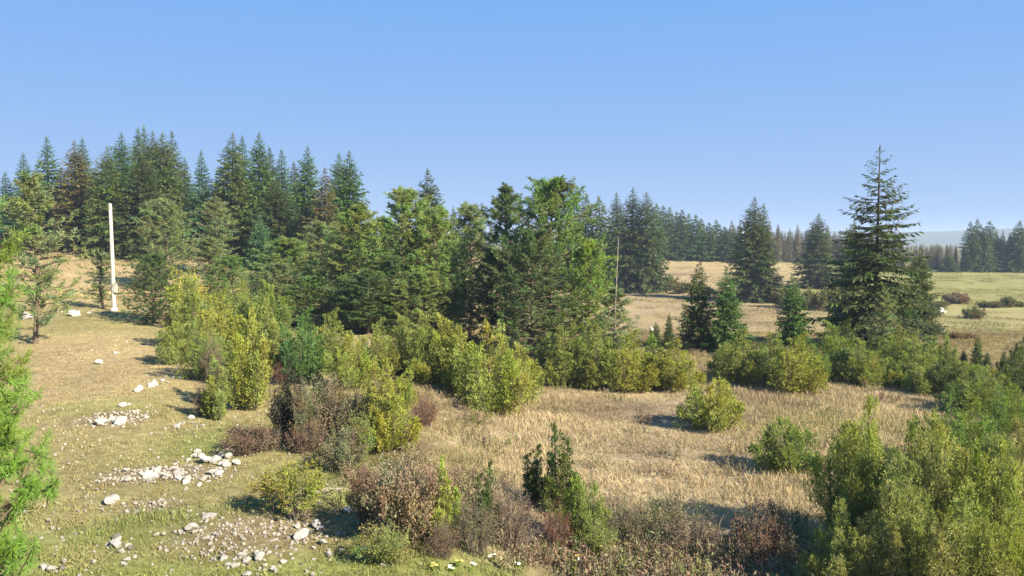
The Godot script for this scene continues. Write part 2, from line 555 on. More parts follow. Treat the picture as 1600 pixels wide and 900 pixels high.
func ground_color(x: float, z: float) -> Color:
	var d := -z
	var n := patchy.get_noise_2d(x, d)
	var f := wobble.get_noise_2d(x * 2.0, d * 2.0)
	var c: Color
	if d < 75.0:
		var k := cover(x, d)
		var track := OLIVE.lerp(TAN, clampf(ss(16.0, 27.0, d) * 0.75 + n * 0.9, 0, 1))
		track = track.lerp(GREEN, clampf(f * 2.4, 0, 0.75) * ss(30.0, 18.0, d))
		track = track.lerp(OLIVE, 0.7 * ss(36.0, 48.0, d))
		track = track.lerp(HAY, ss(50.0, 62.0, d) * ss(-16.0, -24.0, x))
		var straw := STRAW.lerp(OLIVE, clampf(n * 1.7 - 0.15, 0, 0.75)).lerp(EARTH, clampf(-f * 1.5 - 0.1, 0, 0.6))
		straw = straw.lerp(SCRUB, 0.8 * ss(34.0, 40.0, d) * ss(70.0, 50.0, d))
		c = track.lerp(straw, k[0])
		c = c.lerp(BROWN, k[1] * 0.75 * ss(48.0, 40.0, d))
		c = c.lerp(GREEN, k[2] * 0.8)
		c = c.lerp(BROWN, k[3] * 0.8)
		c = c.lerp(EARTH.lerp(BROWN, clampf(0.5 + 3.0 * f, 0, 1)), k[4] * 0.75)
	else:
		c = FIELD
	if d > 55.0:
		var fields := FIELD.lerp(SCRUB, clampf(f * 1.6 + n * 1.2, 0, 0.6))
		fields = fields.lerp(PASTURE.lerp(FIELD, 0.3), ss(20.0, 36.0, x - 0.1 * d))
		fields = fields.lerp(PASTURE, ss(103.0, 111.0, d + n * 9.0) * ss(20.0, 36.0, x - 0.1 * d))
		fields = fields.lerp(SCRUB, 0.6 * clampf(1.0 - absf(d - 136.0 - 4.0 * f) / 7.0, 0, 1) * ss(60.0, 40.0, x))
		fields = fields.lerp(HAY.lerp(FIELD, clampf(0.5 + n * 2.0, 0, 1)), ss(140.0, 150.0, d) * ss(80.0, 55.0, x))
		fields = fields.lerp(HAY, ss(176.0, 182.0, d + n * 4.0) * ss(80.0, 55.0, x))
		fields = fields.lerp(HAY, ss(-14.0, -22.0, x))
		c = c.lerp(fields, ss(55.0, 75.0, d))
	if d > 196.0:
		c = c.lerp(BROWN.lerp(GREEN, 0.4), ss(204.0, 214.0, d))
	c = c * (1.0 + 0.22 * f)
	return Color(clampf(c.r, 0, 1), clampf(c.g, 0, 1), clampf(c.b, 0, 1))


func stops(lo: float, hi: float, fine_lo: float, fine_hi: float, fine: float, growth: float) -> PackedFloat32Array:
	var out := PackedFloat32Array()
	var x := fine_lo
	while x <= fine_hi:
		out.append(x)
		x += fine
	var s := fine
	while x < hi:
		out.append(x)
		s *= growth
		x += s
	out.append(hi)
	var back := PackedFloat32Array()
	s = fine
	x = fine_lo - fine
	while x > lo:
		back.append(x)
		s *= growth
		x -= s
	back.append(lo)
	back.reverse()
	back.append_array(out)
	return back


func build_ground() -> void:
	var xs := stops(-2600.0, 2600.0, -26.0, 26.0, 0.3, 1.05)
	var zs := stops(-2600.0, 300.0, -50.0, -8.0, 0.3, 1.035)
	var m := Mesher.new()
	for z in zs:
		for x in xs:
			m.v.append(Vector3(x, ground(x, z) + 0.05 * wobble.get_noise_2d(x * 14.0, z * 14.0), z))
			m.c.append(ground_color(x, z))
	var w := xs.size()
	for j in zs.size() - 1:
		for i in w - 1:
			var a := j * w + i
			for n in [a, a + 1, a + w, a + 1, a + w + 1, a + w]:
				m.ix.append(n)
	var st := SurfaceTool.new()
	st.create_from(m.mesh(), 0)
	st.generate_normals()
	var o := lone("ground", st.commit(), M.soil)
	tag(o, "rolling dry ground from the stony track down to the meadow and fields", "", "", "structure")


func build_hill() -> void:
	var m := Mesher.new()
	var n := 90
	for j in 7:
		for i in n + 1:
			var a := lerpf(-1.25, 1.25, i / float(n))
			var dist := 1500.0 + 110.0 * j
			var up := 16.0 + 9.0 * sin(a * 3.1 + 0.25) + 4.0 * sin(a * 9.0 + 2.0) + 3.0 * sin(a * 23.0)
			m.v.append(Vector3(sin(a) * dist, -6.0 + (up + 6.0) * sin(PI * j / 6.0), -cos(a) * dist))
			m.c.append(Color(0.8, 0.9, 0.8))
	for j in 6:
		for i in n:
			var a := j * (n + 1) + i
			for k in [a, a + 1, a + n + 1, a + 1, a + n + 2, a + n + 1]:
				m.ix.append(k)
	var st := SurfaceTool.new()
	st.create_from(m.mesh(), 0)
	st.generate_normals()
	tag(lone("hills", st.commit(), M.far_wood), "low wooded hills fading blue on the horizon", "", "", "structure")


func far_places(count: int, sd: int, low: float, high: float, test: Callable) -> Array:
	rng.seed = sd
	var out := []
	while out.size() < count:
		var d := 212.0 + 230.0 * pow(rng.randf(), 1.6)
		var x := d * rnd(-0.62, 0.95)
		if not test.call(x, d):
			continue
		var h := rnd(low, high)
		out.append(Transform3D(Basis(Vector3.UP, rng.randf() * TAU).scaled(Vector3(h / 14.0 * rnd(0.8, 1.2), h / 14.0, h / 14.0 * rnd(0.8, 1.2))), Vector3(x, ground(x, -d) - 0.2, -d)))
	return out


func build_grass() -> void:
	var straw_at := []
	var straw_tint := PackedColorArray()
	var short_at := []
	var short_tint := PackedColorArray()
	var lush_at := []
	var lush_tint := PackedColorArray()
	var weed_at := []
	var weed_tint := PackedColorArray()
	rng.seed = 77
	var d := 9.0
	while d < 62.0:
		var step := 0.34 + 0.006 * (d - 9.0)
		var x := -0.72 * d - 2.0
		while x < 0.72 * d + 2.0:
			var px := x + rnd(-0.5, 0.5) * step
			var pd := d + rnd(-0.5, 0.5) * step
			var k := cover(px, pd)
			var base := ground_color(px, -pd)
			var at := Vector3(px, ground(px, -pd), -pd)
			var turn := Basis(Vector3.UP, rng.randf() * TAU)
			var size := rnd(0.75, 1.25)
			var dice := rng.randf()
			var tint := base * rnd(0.95, 1.45)
			if k[4] > 0.25 and rng.randf() < k[4]:
				x += step
				continue
			if dice < k[3] or (k[0] > 0.5 and rng.randf() < 0.035):
				weed_at.append(Transform3D(turn.scaled(Vector3(size, size * rnd(0.7, 1.3), size)), at))
				var pick := rng.randf()
				weed_tint.append((Color(0.25, 0.175, 0.12) if pick < 0.3 else Color(0.29, 0.25, 0.145) if pick < 0.7 else Color(0.22, 0.24, 0.085)) * rnd(0.8, 1.4))
			elif dice < k[3] + k[2]:
				lush_at.append(Transform3D(turn.scaled(Vector3(size, size, size)), at))
				lush_tint.append(base.lerp(GREEN, 0.65) * rnd(0.95, 1.5))
			elif rng.randf() < k[0]:
				straw_at.append(Transform3D(turn.scaled(Vector3(size, size * (0.85 + 1.1 * patchy.get_noise_2d(px * 2.0, pd * 2.0)), size)), at))
				straw_tint.append(tint)
			else:
				short_at.append(Transform3D(turn.scaled(Vector3(size, size, size)), at))
				short_tint.append(tint)
			x += step
		d += step
	scatter("meadow_grass", make_patch(201, 0.62, 170, 0.26, 0.011, 0.55, 0.1), M.grass, straw_at, straw_tint, "long dry straw coloured grass of the lower meadow")
	scatter("turf_grass", make_patch(202, 0.62, 110, 0.10, 0.016, 0.8, 0.03), M.grass, short_at, short_tint, "short grazed olive and tan turf along the stony track")
	scatter("verge_grass", make_patch(203, 0.55, 120, 0.15, 0.012, 0.6, 0.02), M.grass, lush_at, lush_tint, "fresh green grass at the near edge of the meadow")
	var field_at := []
	var field_tint := PackedColorArray()
	for i in 9000:
		var fd := 58.0 + 150.0 * pow(rng.randf(), 1.3)
		var fx := fd * rnd(-0.66, 0.68)
		var thick := 0.5 + 1.2 * patchy.get_noise_2d(fx * 0.8, fd * 0.5)
		if rng.randf() > thick:
			continue
		var big := rnd(0.6, 1.3)
		field_at.append(Transform3D(Basis(Vector3.UP, rng.randf() * TAU).scaled(Vector3(big, big * rnd(0.6, 1.2), big)), Vector3(fx, ground(fx, -fd), -fd)))
		field_tint.append(ground_color(fx, -fd) * rnd(0.75, 1.35))
	scatter("field_grass", make_patch(205, 2.6, 150, 0.22, 0.05, 0.6, 0.02), M.grass, field_at, field_tint, "sparse bleached grass on the fields beyond the trees")
	scatter("dry_weeds", make_weeds(), M.grass, weed_at, weed_tint, "tangle of purple brown dry weeds at the near edge")


func build_chips() -> void:
	rng.seed = 88
	var at := []
	var tint := PackedColorArray()
	while at.size() < 1900:
		var d := rnd(11.5, 24.0)
		var x := rnd(-0.66 * d, -1.2)
		var k := cover(x, d)
		var chance: float = maxf(0.4 * (k[4] - 0.12), 0.02 * (1.0 - k[0]))
		if rng.randf() > chance:
			continue
		var size := 0.012 + 0.035 * pow(rng.randf(), 2.0)
		at.append(Transform3D(Basis.from_euler(ball() * 3.0).scaled(Vector3(size, size, size)), Vector3(x, ground(x, -d) + size * 0.5, -d)))
		tint.append(Color(1, 0.98, 0.95) * rnd(0.72, 1.0))
	var mat: StandardMaterial3D = M.limestone.duplicate()
	mat.vertex_color_use_as_albedo = true
	scatter("gravel", make_stone(90, 2), mat, at, tint, "fine white limestone chips strewn over the bare earth")


func make_weeds() -> ArrayMesh:
	rng.seed = 204
	var m := Mesher.new()
	for i in 22:
		var p := Vector3(rnd(-0.28, 0.28), -0.03, rnd(-0.28, 0.28))
		var d := (Vector3(0, 1, 0) + ball() * 0.5).normalized()
		var l := rnd(0.15, 0.48)
		m.tube(PackedVector3Array([p, p + d * l]), PackedFloat32Array([0.006, 0.003]), 3, Color(0.8, 0.75, 0.7))
		for k in 12:
			var q := p + d * l * rnd(0.3, 1.0)
			var w := (d * 0.4 + ball()).normalized()
			m.blade(q, w, w.cross(ball()).normalized(), rnd(0.04, 0.09), rnd(0.015, 0.035), shade(Color(1, 1, 1), 0.55))
	return m.mesh()


# ---------------------------------------------------------------- small things
func flower(x: float, z: float, h: float, look: String, label: String, group: String) -> void:
	rng.seed = int(absf(x * 1000.0)) + 5
	var o := Node3D.new()
	o.name = numbered("wild_flower")
	add_child(o)
	o.position = Vector3(x, ground(x, z), z)
	var green := Mesher.new()
	var white := Mesher.new()
	var top := Vector3(rnd(-0.04, 0.04), h, rnd(-0.04, 0.04))
	green.tube(PackedVector3Array([Vector3(0, -0.03, 0), top * 0.5 + ball() * 0.02, top]), PackedFloat32Array([0.006, 0.005, 0.004]), 5, Color(0.5, 0.6, 0.3))
	for k in 8:
		var d := (ball() + Vector3(0, 0.4, 0)).normalized()
		green.blade(top * rnd(0.1, 0.7), d, d.cross(ball()).normalized(), 0.1, 0.025, Color(0.5, 0.65, 0.3))
	for head in 4:
		var c := top + ball() * Vector3(0.05, 0.02, 0.05)
		for k in 9:
			var a := TAU * k / 9.0
			var d := Vector3(cos(a), rnd(0.15, 0.4), sin(a)).normalized()
			white.blade(c, d, Vector3(-sin(a), 0, cos(a)), 0.032, 0.02, Color(1, 1, 1))
	part("stalk", green.mesh(), M.juniper_green, o)
	part("blossom", white.mesh(), M[look], o)
	tag(o, label, "flower", group)


func rounded_post(pts: PackedVector3Array, radii: PackedFloat32Array, sides := 14) -> ArrayMesh:
	var m := Mesher.new()
	m.tube(pts, radii, sides, Color.WHITE)
	return m.mesh()


func build_poles() -> void:
	var o := Node3D.new()
	o.name = "utility_pole"
	add_child(o)
	o.position = Vector3(POLE_X, ground(POLE_X, POLE_Z), POLE_Z)
	part("shaft", rounded_post(PackedVector3Array([Vector3(0, -0.3, 0), Vector3(-0.02, 3, 0), Vector3(-0.07, POLE_H - 0.05, 0), Vector3(-0.07, POLE_H - 0.01, 0), Vector3(-0.07, POLE_H, 0)]), PackedFloat32Array([0.135, 0.12, 0.105, 0.09, 0.0])), M.pole_white, o)
	part("plinth", rounded_post(PackedVector3Array([Vector3(0, -0.2, 0), Vector3(0, 0.12, 0), Vector3(0, 0.22, 0), Vector3(0, 0.23, 0)]), PackedFloat32Array([0.24, 0.21, 0.15, 0.1])), M.limestone, o)
	var b := Node3D.new()
	b.name = "meter_box"
	o.add_child(b)
	b.position = Vector3(0.16, 1.45, 0.08)
	var body := BoxMesh.new()
	body.size = Vector3(0.19, 0.6, 0.17)
	part("housing", body, M.pole_white, b)
	var lid := BoxMesh.new()
	lid.size = Vector3(0.215, 0.03, 0.2)
	part("lid", lid, M.pole_grey, b).position = Vector3(0, 0.326, 0)
	var band := rounded_post(PackedVector3Array([Vector3(0, -0.03, 0), Vector3(0, -0.03, 0), Vector3(0, 0.03, 0), Vector3(0, 0.03, 0)]), PackedFloat32Array([0.13, 0.152, 0.152, 0.13]))
	for y in [1.3, 1.62]:
		part("band", band, M.pole_grey, o).position = Vector3(-0.01, y, 0)
	tag(o, "tall bare white pole with a small box near its foot beside the track", "pole")

	var t := Node3D.new()
	t.name = "thin_pole"
	add_child(t)
	t.position = Vector3(THIN_X, ground(THIN_X, THIN_Z), THIN_Z)
	part("shaft", rounded_post(PackedVector3Array([Vector3(0, -0.3, 0), Vector3(0.05, THIN_H * 0.5, 0), Vector3(0.16, THIN_H, 0)]), PackedFloat32Array([0.027, 0.024, 0.017]), 8), M.pole_grey, t)
	var hoop := TorusMesh.new()
	hoop.inner_radius = 0.275
	hoop.outer_radius = 0.31
	hoop.rings = 28
	hoop.ring_segments = 8
	var ring := part("hoop", hoop, M.pole_grey, t)
	ring.position = Vector3(0.03, THIN_H * 0.42, 0.06)
	ring.rotation = Vector3(1.45, 0.1, 0)
	tag(t, "thin leaning pale pole with a hoop, in front of the big round pine", "pole")

	var f := Node3D.new()
	f.name = "distant_pole"
	add_child(f)
	f.position = Vector3(FAR_X, ground(FAR_X, FAR_Z), FAR_Z)
	part("shaft", rounded_post(PackedVector3Array([Vector3(0, -0.3, 0), Vector3(0, FAR_H - 0.04, 0), Vector3(0, FAR_H, 0)]), PackedFloat32Array([0.16, 0.12, 0.0]), 10), M.pole_white, f)
	part("cap", rounded_post(PackedVector3Array([Vector3(0, FAR_H - 0.9, 0), Vector3(0, FAR_H - 0.9, 0), Vector3(0, FAR_H - 0.8, 0), Vector3(0, FAR_H - 0.8, 0)]), PackedFloat32Array([0.1, 0.17, 0.17, 0.1]), 10), M.pole_grey, f)
	tag(f, "white pole showing above the trees between two olive pines", "pole")


func dead_branch(x: float, z: float, size: float, sd: int, label: String) -> void:
	rng.seed = sd
	var m := Mesher.new()
	var p := Vector3(0, 0.02, 0)
	var way := Vector3(0.8, 0.12, 0.2).normalized()
	for k in 3:
		var q := p + (way + ball() * 0.25).normalized() * size * 0.4
		m.tube(PackedVector3Array([p, p.lerp(q, 0.5) + ball() * 0.04 * size, q]), PackedFloat32Array([0.028 - 0.008 * k, 0.024 - 0.008 * k, 0.019 - 0.007 * k]), 5, Color(1, 1, 1))
		for n in 3:
			var s := p.lerp(q, rnd(0.2, 0.9))
			var e := s + (way + ball() * 1.1).normalized() * size * rnd(0.2, 0.4)
			m.tube(PackedVector3Array([s, s.lerp(e, 0.5) + ball() * 0.05 * size, e]), PackedFloat32Array([0.012, 0.008, 0.003]), 4, Color(1, 1, 1))
		p = q
	var o := lone("dead_branch", m.mesh(), M.pole_grey)
	o.position = Vector3(x, ground(x, z) + 0.05, z)
	o.rotation.y = sd * 1.3
	tag(o, label, "branch")


func _ready() -> void:
	var cam := Camera3D.new()
	cam.name = "camera"
	cam.fov = 39.4
	cam.near = 0.1
	cam.far = 6000.0
	cam.position = Vector3(0, EYE, 0)
	cam.rotation_degrees = Vector3(-3.42, 0, 0)
	add_child(cam)
	cam.current = true

	var sky := ProceduralSkyMaterial.new()
	sky.sky_top_color = Color(0.200, 0.378, 0.568)
	sky.sky_horizon_color = Color(0.408, 0.472, 0.562)
	sky.sky_curve = 0.16
	sky.ground_bottom_color = Color(0.24, 0.21, 0.15)
	sky.ground_horizon_color = Color(0.42, 0.47, 0.50)
	sky.sun_angle_max = 12.0
	var env := Environment.new()
	env.background_mode = Environment.BG_SKY
	env.sky = Sky.new()
	env.sky.sky_material = sky
	env.tonemap_mode = Environment.TONE_MAPPER_LINEAR
	env.tonemap_exposure = 3.2
	env.fog_enabled = true
	env.fog_density = 0.00035
	env.fog_light_color = Color(0.82, 0.90, 1.0)
	env.sdfgi_enabled = true
	env.ssao_enabled = true
	env.ssil_enabled = true
	var around := WorldEnvironment.new()
	around.name = "surroundings"
	around.environment = env
	add_child(around)

	var sun := DirectionalLight3D.new()
	sun.name = "sun"
	sun.light_color = Color(1.0, 0.95, 0.86)
	sun.light_energy = 1.6
	sun.light_angular_distance = 0.5
	sun.shadow_enabled = true
	add_child(sun)
	sun.look_at_from_position(Vector3(0.76, 0.62, 0.60) * 50.0, Vector3.ZERO)

	wobble.seed = 5
	wobble.frequency = 0.06
	wobble.fractal_octaves = 3
	patchy.seed = 9
	patchy.frequency = 0.05
	patchy.fractal_octaves = 3
	materials()
	build_ground()
	build_hill()

	# the kinds of plant
	make_spruce("spruce_full", 21, 14.0, 2.7, 0.30, 1.25, 0.35, 0.82, 1.7)
	make_spruce("spruce_slim", 22, 14.0, 2.0, 0.32, 1.4, 0.4, 0.92, 1.6)
	make_spruce("spruce_broad", 23, 13.0, 3.1, 0.32, 1.15, 0.3, 0.7, 1.8)
	make_spruce("spruce_ragged", 24, 13.0, 2.5, 0.38, 1.2, 0.25, 0.88, 1.7)
	make_spruce("spruce_lone", 25, 11.0, 2.9, 0.40, 1.6, 0.42, -0.8, 1.1, 0.03)
	make_spruce("spruce_young", 26, 4.5, 1.3, 0.15, 2.3, 0.2, 1.0, 0.7)
	make_spruce("spruce_small", 27, 5.0, 1.6, 0.15, 2.2, 0.3, 0.92, 0.8)
	make_spruce("spruce_far", 28, 14.0, 2.0, 0.55, 0.7, 0.3, 0.8, 3.0, 0.05)
	make_spruce("spruce_distant", 29, 14.0, 1.7, 0.6, 0.75, 0.35, 0.9, 3.0, 0.06)
	make_pine("pine_full", 31, 8.5, 2.1, 90, 8, 26, 0.10)
	make_pine("pine_round", 32, 8.5, 2.6, 110, 9, 26, 0.05)
	make_pine("pine_loose", 33, 7.5, 1.5, 60, 6, 24, 0.12, 0.2, 0.04, 0.25)
	make_pine("pine_tall", 34, 9.0, 1.7, 80, 7, 26, 0.12, 0.2, 0.042, 0.15)
	make_pine("pine_young", 35, 3.2, 1.0, 44, 6, 26, 0.06, 0.15, 0.026)
	make_pine("pine_near", 36, 5.6, 1.0, 76, 7, 150, 0.05, 0.11, 0.0075)
	make_juniper("juniper_tall", 41, 2.6, 1.0, 11, 1100, 0.085, 0.034)
	make_juniper("juniper_round", 42, 2.3, 1.5, 16, 900, 0.085, 0.034, 1.1, 0.35)
	make_juniper("juniper_wide", 43, 2.2, 1.4, 15, 900, 0.085, 0.034, 1.1, 0.3)
	make_juniper("juniper_slim", 44, 2.0, 0.5, 6, 900, 0.075, 0.03)
	make_juniper("juniper_low", 45, 1.3, 0.9, 12, 760, 0.075, 0.03, 1.15, 0.45)
	make_juniper("juniper_near", 46, 2.7, 1.3, 17, 2100, 0.060, 0.026, 1.05, 0.55)
	make_juniper("juniper_near_wide", 47, 2.4, 1.5, 19, 2100, 0.060, 0.026, 1.1, 0.6)
	make_shrub("shrub_leafy", 51, 1.7, 1.1, 26, 16, 16, 0.065, 0.04)
	make_shrub("shrub_round", 52, 1.6, 1.1, 34, 18, 15, 0.07, 0.052)
	make_shrub("shrub_twiggy", 53, 1.5, 1.0, 34, 14, 6, 0.05, 0.022)
	make_shrub("shrub_low", 54, 0.8, 1.0, 26, 12, 12, 0.055, 0.03)
	make_shrub("sapling", 55, 3.0, 0.8, 11, 24, 12, 0.08, 0.04, 1.0)
	make_shrub("bush_far", 56, 2.0, 2.0, 26, 14, 8, 0.24, 0.16)
	for i in 10:
		stones.append(make_stone(61 + i, 5))
	build_poles()

	# spruces on the hill behind the white pole
	plant("spruce_tree", "spruce_slim", -61.37, -98.00, 9.79, 5.90, "spruce_blue", "small hazy spruce on the hill at the very edge of the view", "spruce tree", "spruces on the hill behind the white pole")
	plant("spruce_tree", "spruce_slim", -57.91, -96.00, 11.61, 5.97, "spruce_blue", "small slender spruce, farthest from the pole on the hill but one", "spruce tree", "spruces on the hill behind the white pole")
	plant("spruce_tree", "spruce_ragged", -53.90, -94.00, 12.98, 7.54, "spruce_green", "tall green spruce rising above the thin pine by the track", "spruce tree", "spruces on the hill behind the white pole")
	plant("spruce_tree", "spruce_full", -47.49, -88.00, 12.02, 7.06, "spruce_brown", "dark brownish spruce before the gap of sky beside the hill clump", "spruce tree", "spruces on the hill behind the white pole")
	plant("spruce_tree", "spruce_slim", -51.87, -98.00, 13.17, 6.10, "spruce_green", "slender spruce top just behind the dark brownish spruce", "spruce tree", "spruces on the hill behind the white pole")
	plant("spruce_tree", "spruce_broad", -41.90, -84.00, 11.54, 6.74, "spruce_olive", "first spruce of the main hill clump, brownish and broad to the ground", "spruce tree", "spruces on the hill behind the white pole")
	plant("spruce_tree", "spruce_full", -44.73, -93.00, 13.31, 7.93, "spruce_green", "green pointed spruce directly above the top of the white pole", "spruce tree", "spruces on the hill behind the white pole")
	plant("spruce_tree", "spruce_slim", -44.19, -96.00, 14.13, 6.36, "spruce_olive", "spruce top between the pole and the highest tip of the clump", "spruce tree", "spruces on the hill behind the white pole")
	plant("spruce_tree", "spruce_slim", -45.31, -100.00, 14.74, 6.22, "spruce_green", "highest tip in the hill clump, slender and green", "spruce tree", "spruces on the hill behind the white pole")
	plant("spruce_tree", "spruce_full", -42.90, -97.00, 13.91, 7.01, "spruce_dark", "dark spruce in the middle of the hill clump", "spruce tree", "spruces on the hill behind the white pole")
	plant("spruce_tree", "spruce_broad", -38.74, -90.00, 13.50, 7.95, "spruce_olive", "broad olive spruce with a blunt top in the hill clump", "spruce tree", "spruces on the hill behind the white pole")
	plant("spruce_tree", "spruce_ragged", -39.77, -95.00, 13.79, 6.67, "spruce_dark", "dark spruce with a sharp tip at the clump's open side", "spruce tree", "spruces on the hill behind the white pole")
	plant("spruce_tree", "spruce_slim", -41.98, -104.00, 11.28, 6.26, "spruce_green", "short spruce half hidden at the end of the hill clump", "spruce tree", "spruces on the hill behind the white pole")
	plant("spruce_tree", "spruce_slim", -34.53, -90.00, 11.90, 5.24, "spruce_blue", "single narrow blue green spruce standing in the gap between two clumps", "spruce tree", "spruces on the hill behind the white pole")
	plant("spruce_tree", "spruce_full", -30.94, -90.00, 14.33, 8.31, "spruce_olive", "tall spruce at the start of the second hill clump", "spruce tree", "spruces on the hill behind the white pole")
	plant("spruce_tree", "spruce_slim", -32.54, -98.00, 14.41, 6.49, "spruce_green", "slender spruce tip behind the start of the second clump", "spruce tree", "spruces on the hill behind the white pole")
	plant("spruce_tree", "spruce_full", -28.65, -92.00, 14.70, 7.57, "spruce_green", "tallest spruce of the second hill clump, dark green", "spruce tree", "spruces on the hill behind the white pole")
	plant("spruce_tree", "spruce_slim", -29.61, -99.00, 13.66, 6.36, "spruce_dark", "dark spruce shouldering the tallest of the second clump", "spruce tree", "spruces on the hill behind the white pole")
	plant("spruce_tree", "spruce_slim", -28.42, -100.00, 13.74, 6.22, "spruce_blue", "pale blue green spruce in the second hill clump", "spruce tree", "spruces on the hill behind the white pole")
	plant("spruce_tree", "spruce_slim", -27.48, -102.00, 12.24, 6.34, "spruce_dark", "lower spruce in the dip of the second hill clump", "spruce tree", "spruces on the hill behind the white pole")
	plant("spruce_tree", "spruce_full", -22.66, -90.00, 13.79, 7.22, "spruce_green", "pointed green spruce before the dip at the blunt pair", "spruce tree", "spruces on the hill behind the white pole")
	plant("spruce_tree", "spruce_ragged", -18.47, -80.00, 11.21, 6.74, "spruce_brown", "tan brown spruce with thin foliage amid green ones", "spruce tree", "spruces on the hill behind the white pole")
	plant("spruce_tree", "spruce_broad", -19.19, -90.00, 13.38, 6.32, "spruce_green", "first of the blunt pair closing the second hill clump", "spruce tree", "spruces on the hill behind the white pole")
	plant("spruce_tree", "spruce_full", -16.85, -84.00, 13.31, 7.75, "spruce_green", "second of the blunt pair closing the clump, next to open sky", "spruce tree", "spruces on the hill behind the white pole")
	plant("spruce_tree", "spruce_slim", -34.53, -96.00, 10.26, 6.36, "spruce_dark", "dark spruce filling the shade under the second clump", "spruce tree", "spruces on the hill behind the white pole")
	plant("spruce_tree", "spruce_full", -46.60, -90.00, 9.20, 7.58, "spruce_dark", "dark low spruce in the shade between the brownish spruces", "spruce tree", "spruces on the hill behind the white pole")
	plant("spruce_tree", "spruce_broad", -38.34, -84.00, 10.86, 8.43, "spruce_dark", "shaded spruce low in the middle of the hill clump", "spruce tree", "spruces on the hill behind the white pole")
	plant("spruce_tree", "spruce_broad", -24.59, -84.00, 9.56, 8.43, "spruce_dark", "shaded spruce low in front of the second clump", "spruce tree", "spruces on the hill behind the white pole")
	plant("spruce_tree", "spruce_slim", -57.47, -98.00, 10.36, 5.90, "spruce_green", "green spruce beside the tall one above the thin pine", "spruce tree", "spruces on the hill behind the white pole")
	plant("spruce_tree", "spruce_ragged", -51.27, -92.00, 9.32, 6.46, "spruce_dark", "dark spruce low between the tall green and the brownish one", "spruce tree", "spruces on the hill behind the white pole")

	# pines and young trees between the hill and the bank
	plant("pine_tree", "pine_tall", -27.94, -76.00, 7.46, 4.39, "pine_grey", "brownish grey pine in front of the gap between the hill clumps", "pine tree", "pines between the hill and the juniper bank")
	plant("pine_tree", "pine_full", -27.79, -64.00, 7.24, 5.83, "pine_grey", "pale grey green pine just beside the white pole", "pine tree", "pines between the hill and the juniper bank")
	plant("spruce_tree", "spruce_small", -17.86, -57.00, 6.51, 4.38, "spruce_blue", "blue green young spruce with a clean cone shape on the slope", "spruce tree", "pines between the hill and the juniper bank")
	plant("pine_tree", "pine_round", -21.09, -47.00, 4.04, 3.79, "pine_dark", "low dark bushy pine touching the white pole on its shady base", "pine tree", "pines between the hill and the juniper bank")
	plant("pine_tree", "pine_loose", -26.99, -53.00, 3.65, 2.79, "pine_grey", "small loose pine before the golden slope, behind the white pole", "pine tree", "pines between the hill and the juniper bank")
	plant("pine_tree", "pine_loose", -23.40, -62.00, 4.52, 4.24, "pine_grey", "thin pale pine on the stony slope under the narrow blue spruce", "pine tree", "pines between the hill and the juniper bank")
	plant("pine_tree", "pine_full", -18.12, -52.00, 3.79, 3.64, "pine_green", "bushy green pine below the blue green young spruce", "pine tree", "pines between the hill and the juniper bank")
	plant("pine_tree", "pine_full", -15.10, -54.00, 4.93, 5.20, "pine_olive", "olive pine in the thick of the slope trees, before the shaded spruces", "pine tree", "pines between the hill and the juniper bank")
	plant("pine_tree", "pine_round", -13.55, -46.00, 3.57, 4.83, "pine_grey", "grey green bushy pine low behind the tall junipers", "pine tree", "pines between the hill and the juniper bank")
	plant("pine_tree", "pine_tall", -14.29, -60.00, 6.24, 4.83, "pine_grey", "brownish pine in front of the tan spruce", "pine tree", "pines between the hill and the juniper bank")
	plant("pine_tree", "pine_full", -11.15, -52.00, 5.19, 4.55, "pine_dark", "dark green pine in the shade beside the pine with the pale trunk", "pine tree", "pines between the hill and the juniper bank")
	plant("pine_tree", "pine_tall", -8.60, -45.00, 7.01, 4.41, "pine_olive", "tall olive pine with a pale trunk showing through its crown", "pine tree", "pines between the hill and the juniper bank")
	plant("pine_tree", "pine_full", -8.05, -50.00, 6.37, 4.03, "pine_green", "green pine between the pale trunked pine and the big olive one", "pine tree", "pines between the hill and the juniper bank")
	plant("pine_tree", "pine_full", -6.12, -46.00, 7.91, 5.16, "pine_olive", "big loose olive pine with several light tips against the sky", "pine tree", "pines between the hill and the juniper bank")
	plant("pine_tree", "pine_full", -4.21, -45.00, 7.21, 4.34, "pine_olive", "olive pine under the pointed spruce, shady at its foot", "pine tree", "pines between the hill and the juniper bank")
	plant("spruce_tree", "spruce_full", -6.26, -60.00, 10.96, 6.26, "spruce_dark", "dark pointed spruce standing above the olive pines", "spruce tree", "pines between the hill and the juniper bank")
	plant("spruce_tree", "spruce_slim", -5.25, -72.00, 9.85, 3.18, "spruce_dark", "thin dark spruce tip near the white distant pole", "spruce tree", "pines between the hill and the juniper bank")
	plant("pine_tree", "pine_tall", -4.63, -60.00, 6.24, 3.68, "pine_dark", "dark pine hiding the foot of the white distant pole", "pine tree", "pines between the hill and the juniper bank")
	plant("pine_tree", "pine_full", -2.60, -49.00, 8.09, 4.21, "pine_grey", "pale tipped pine between the white distant pole and a dark pine", "pine tree", "pines between the hill and the juniper bank")
	plant("pine_tree", "pine_tall", -1.19, -44.00, 5.29, 3.08, "pine_dark", "shaded pine low in the gap before the dark pine", "pine tree", "pines between the hill and the juniper bank")
	plant("pine_tree", "pine_tall", -0.25, -45.00, 9.04, 4.10, "pine_dark", "dark narrow pine with rounded shoulders next to the big pine", "pine tree", "pines between the hill and the juniper bank")
	plant("pine_tree", "pine_round", 2.19, -42.00, 9.00, 6.47, "pine_green", "biggest round pine in the middle, bright on its sunny flank", "pine tree", "pines between the hill and the juniper bank")
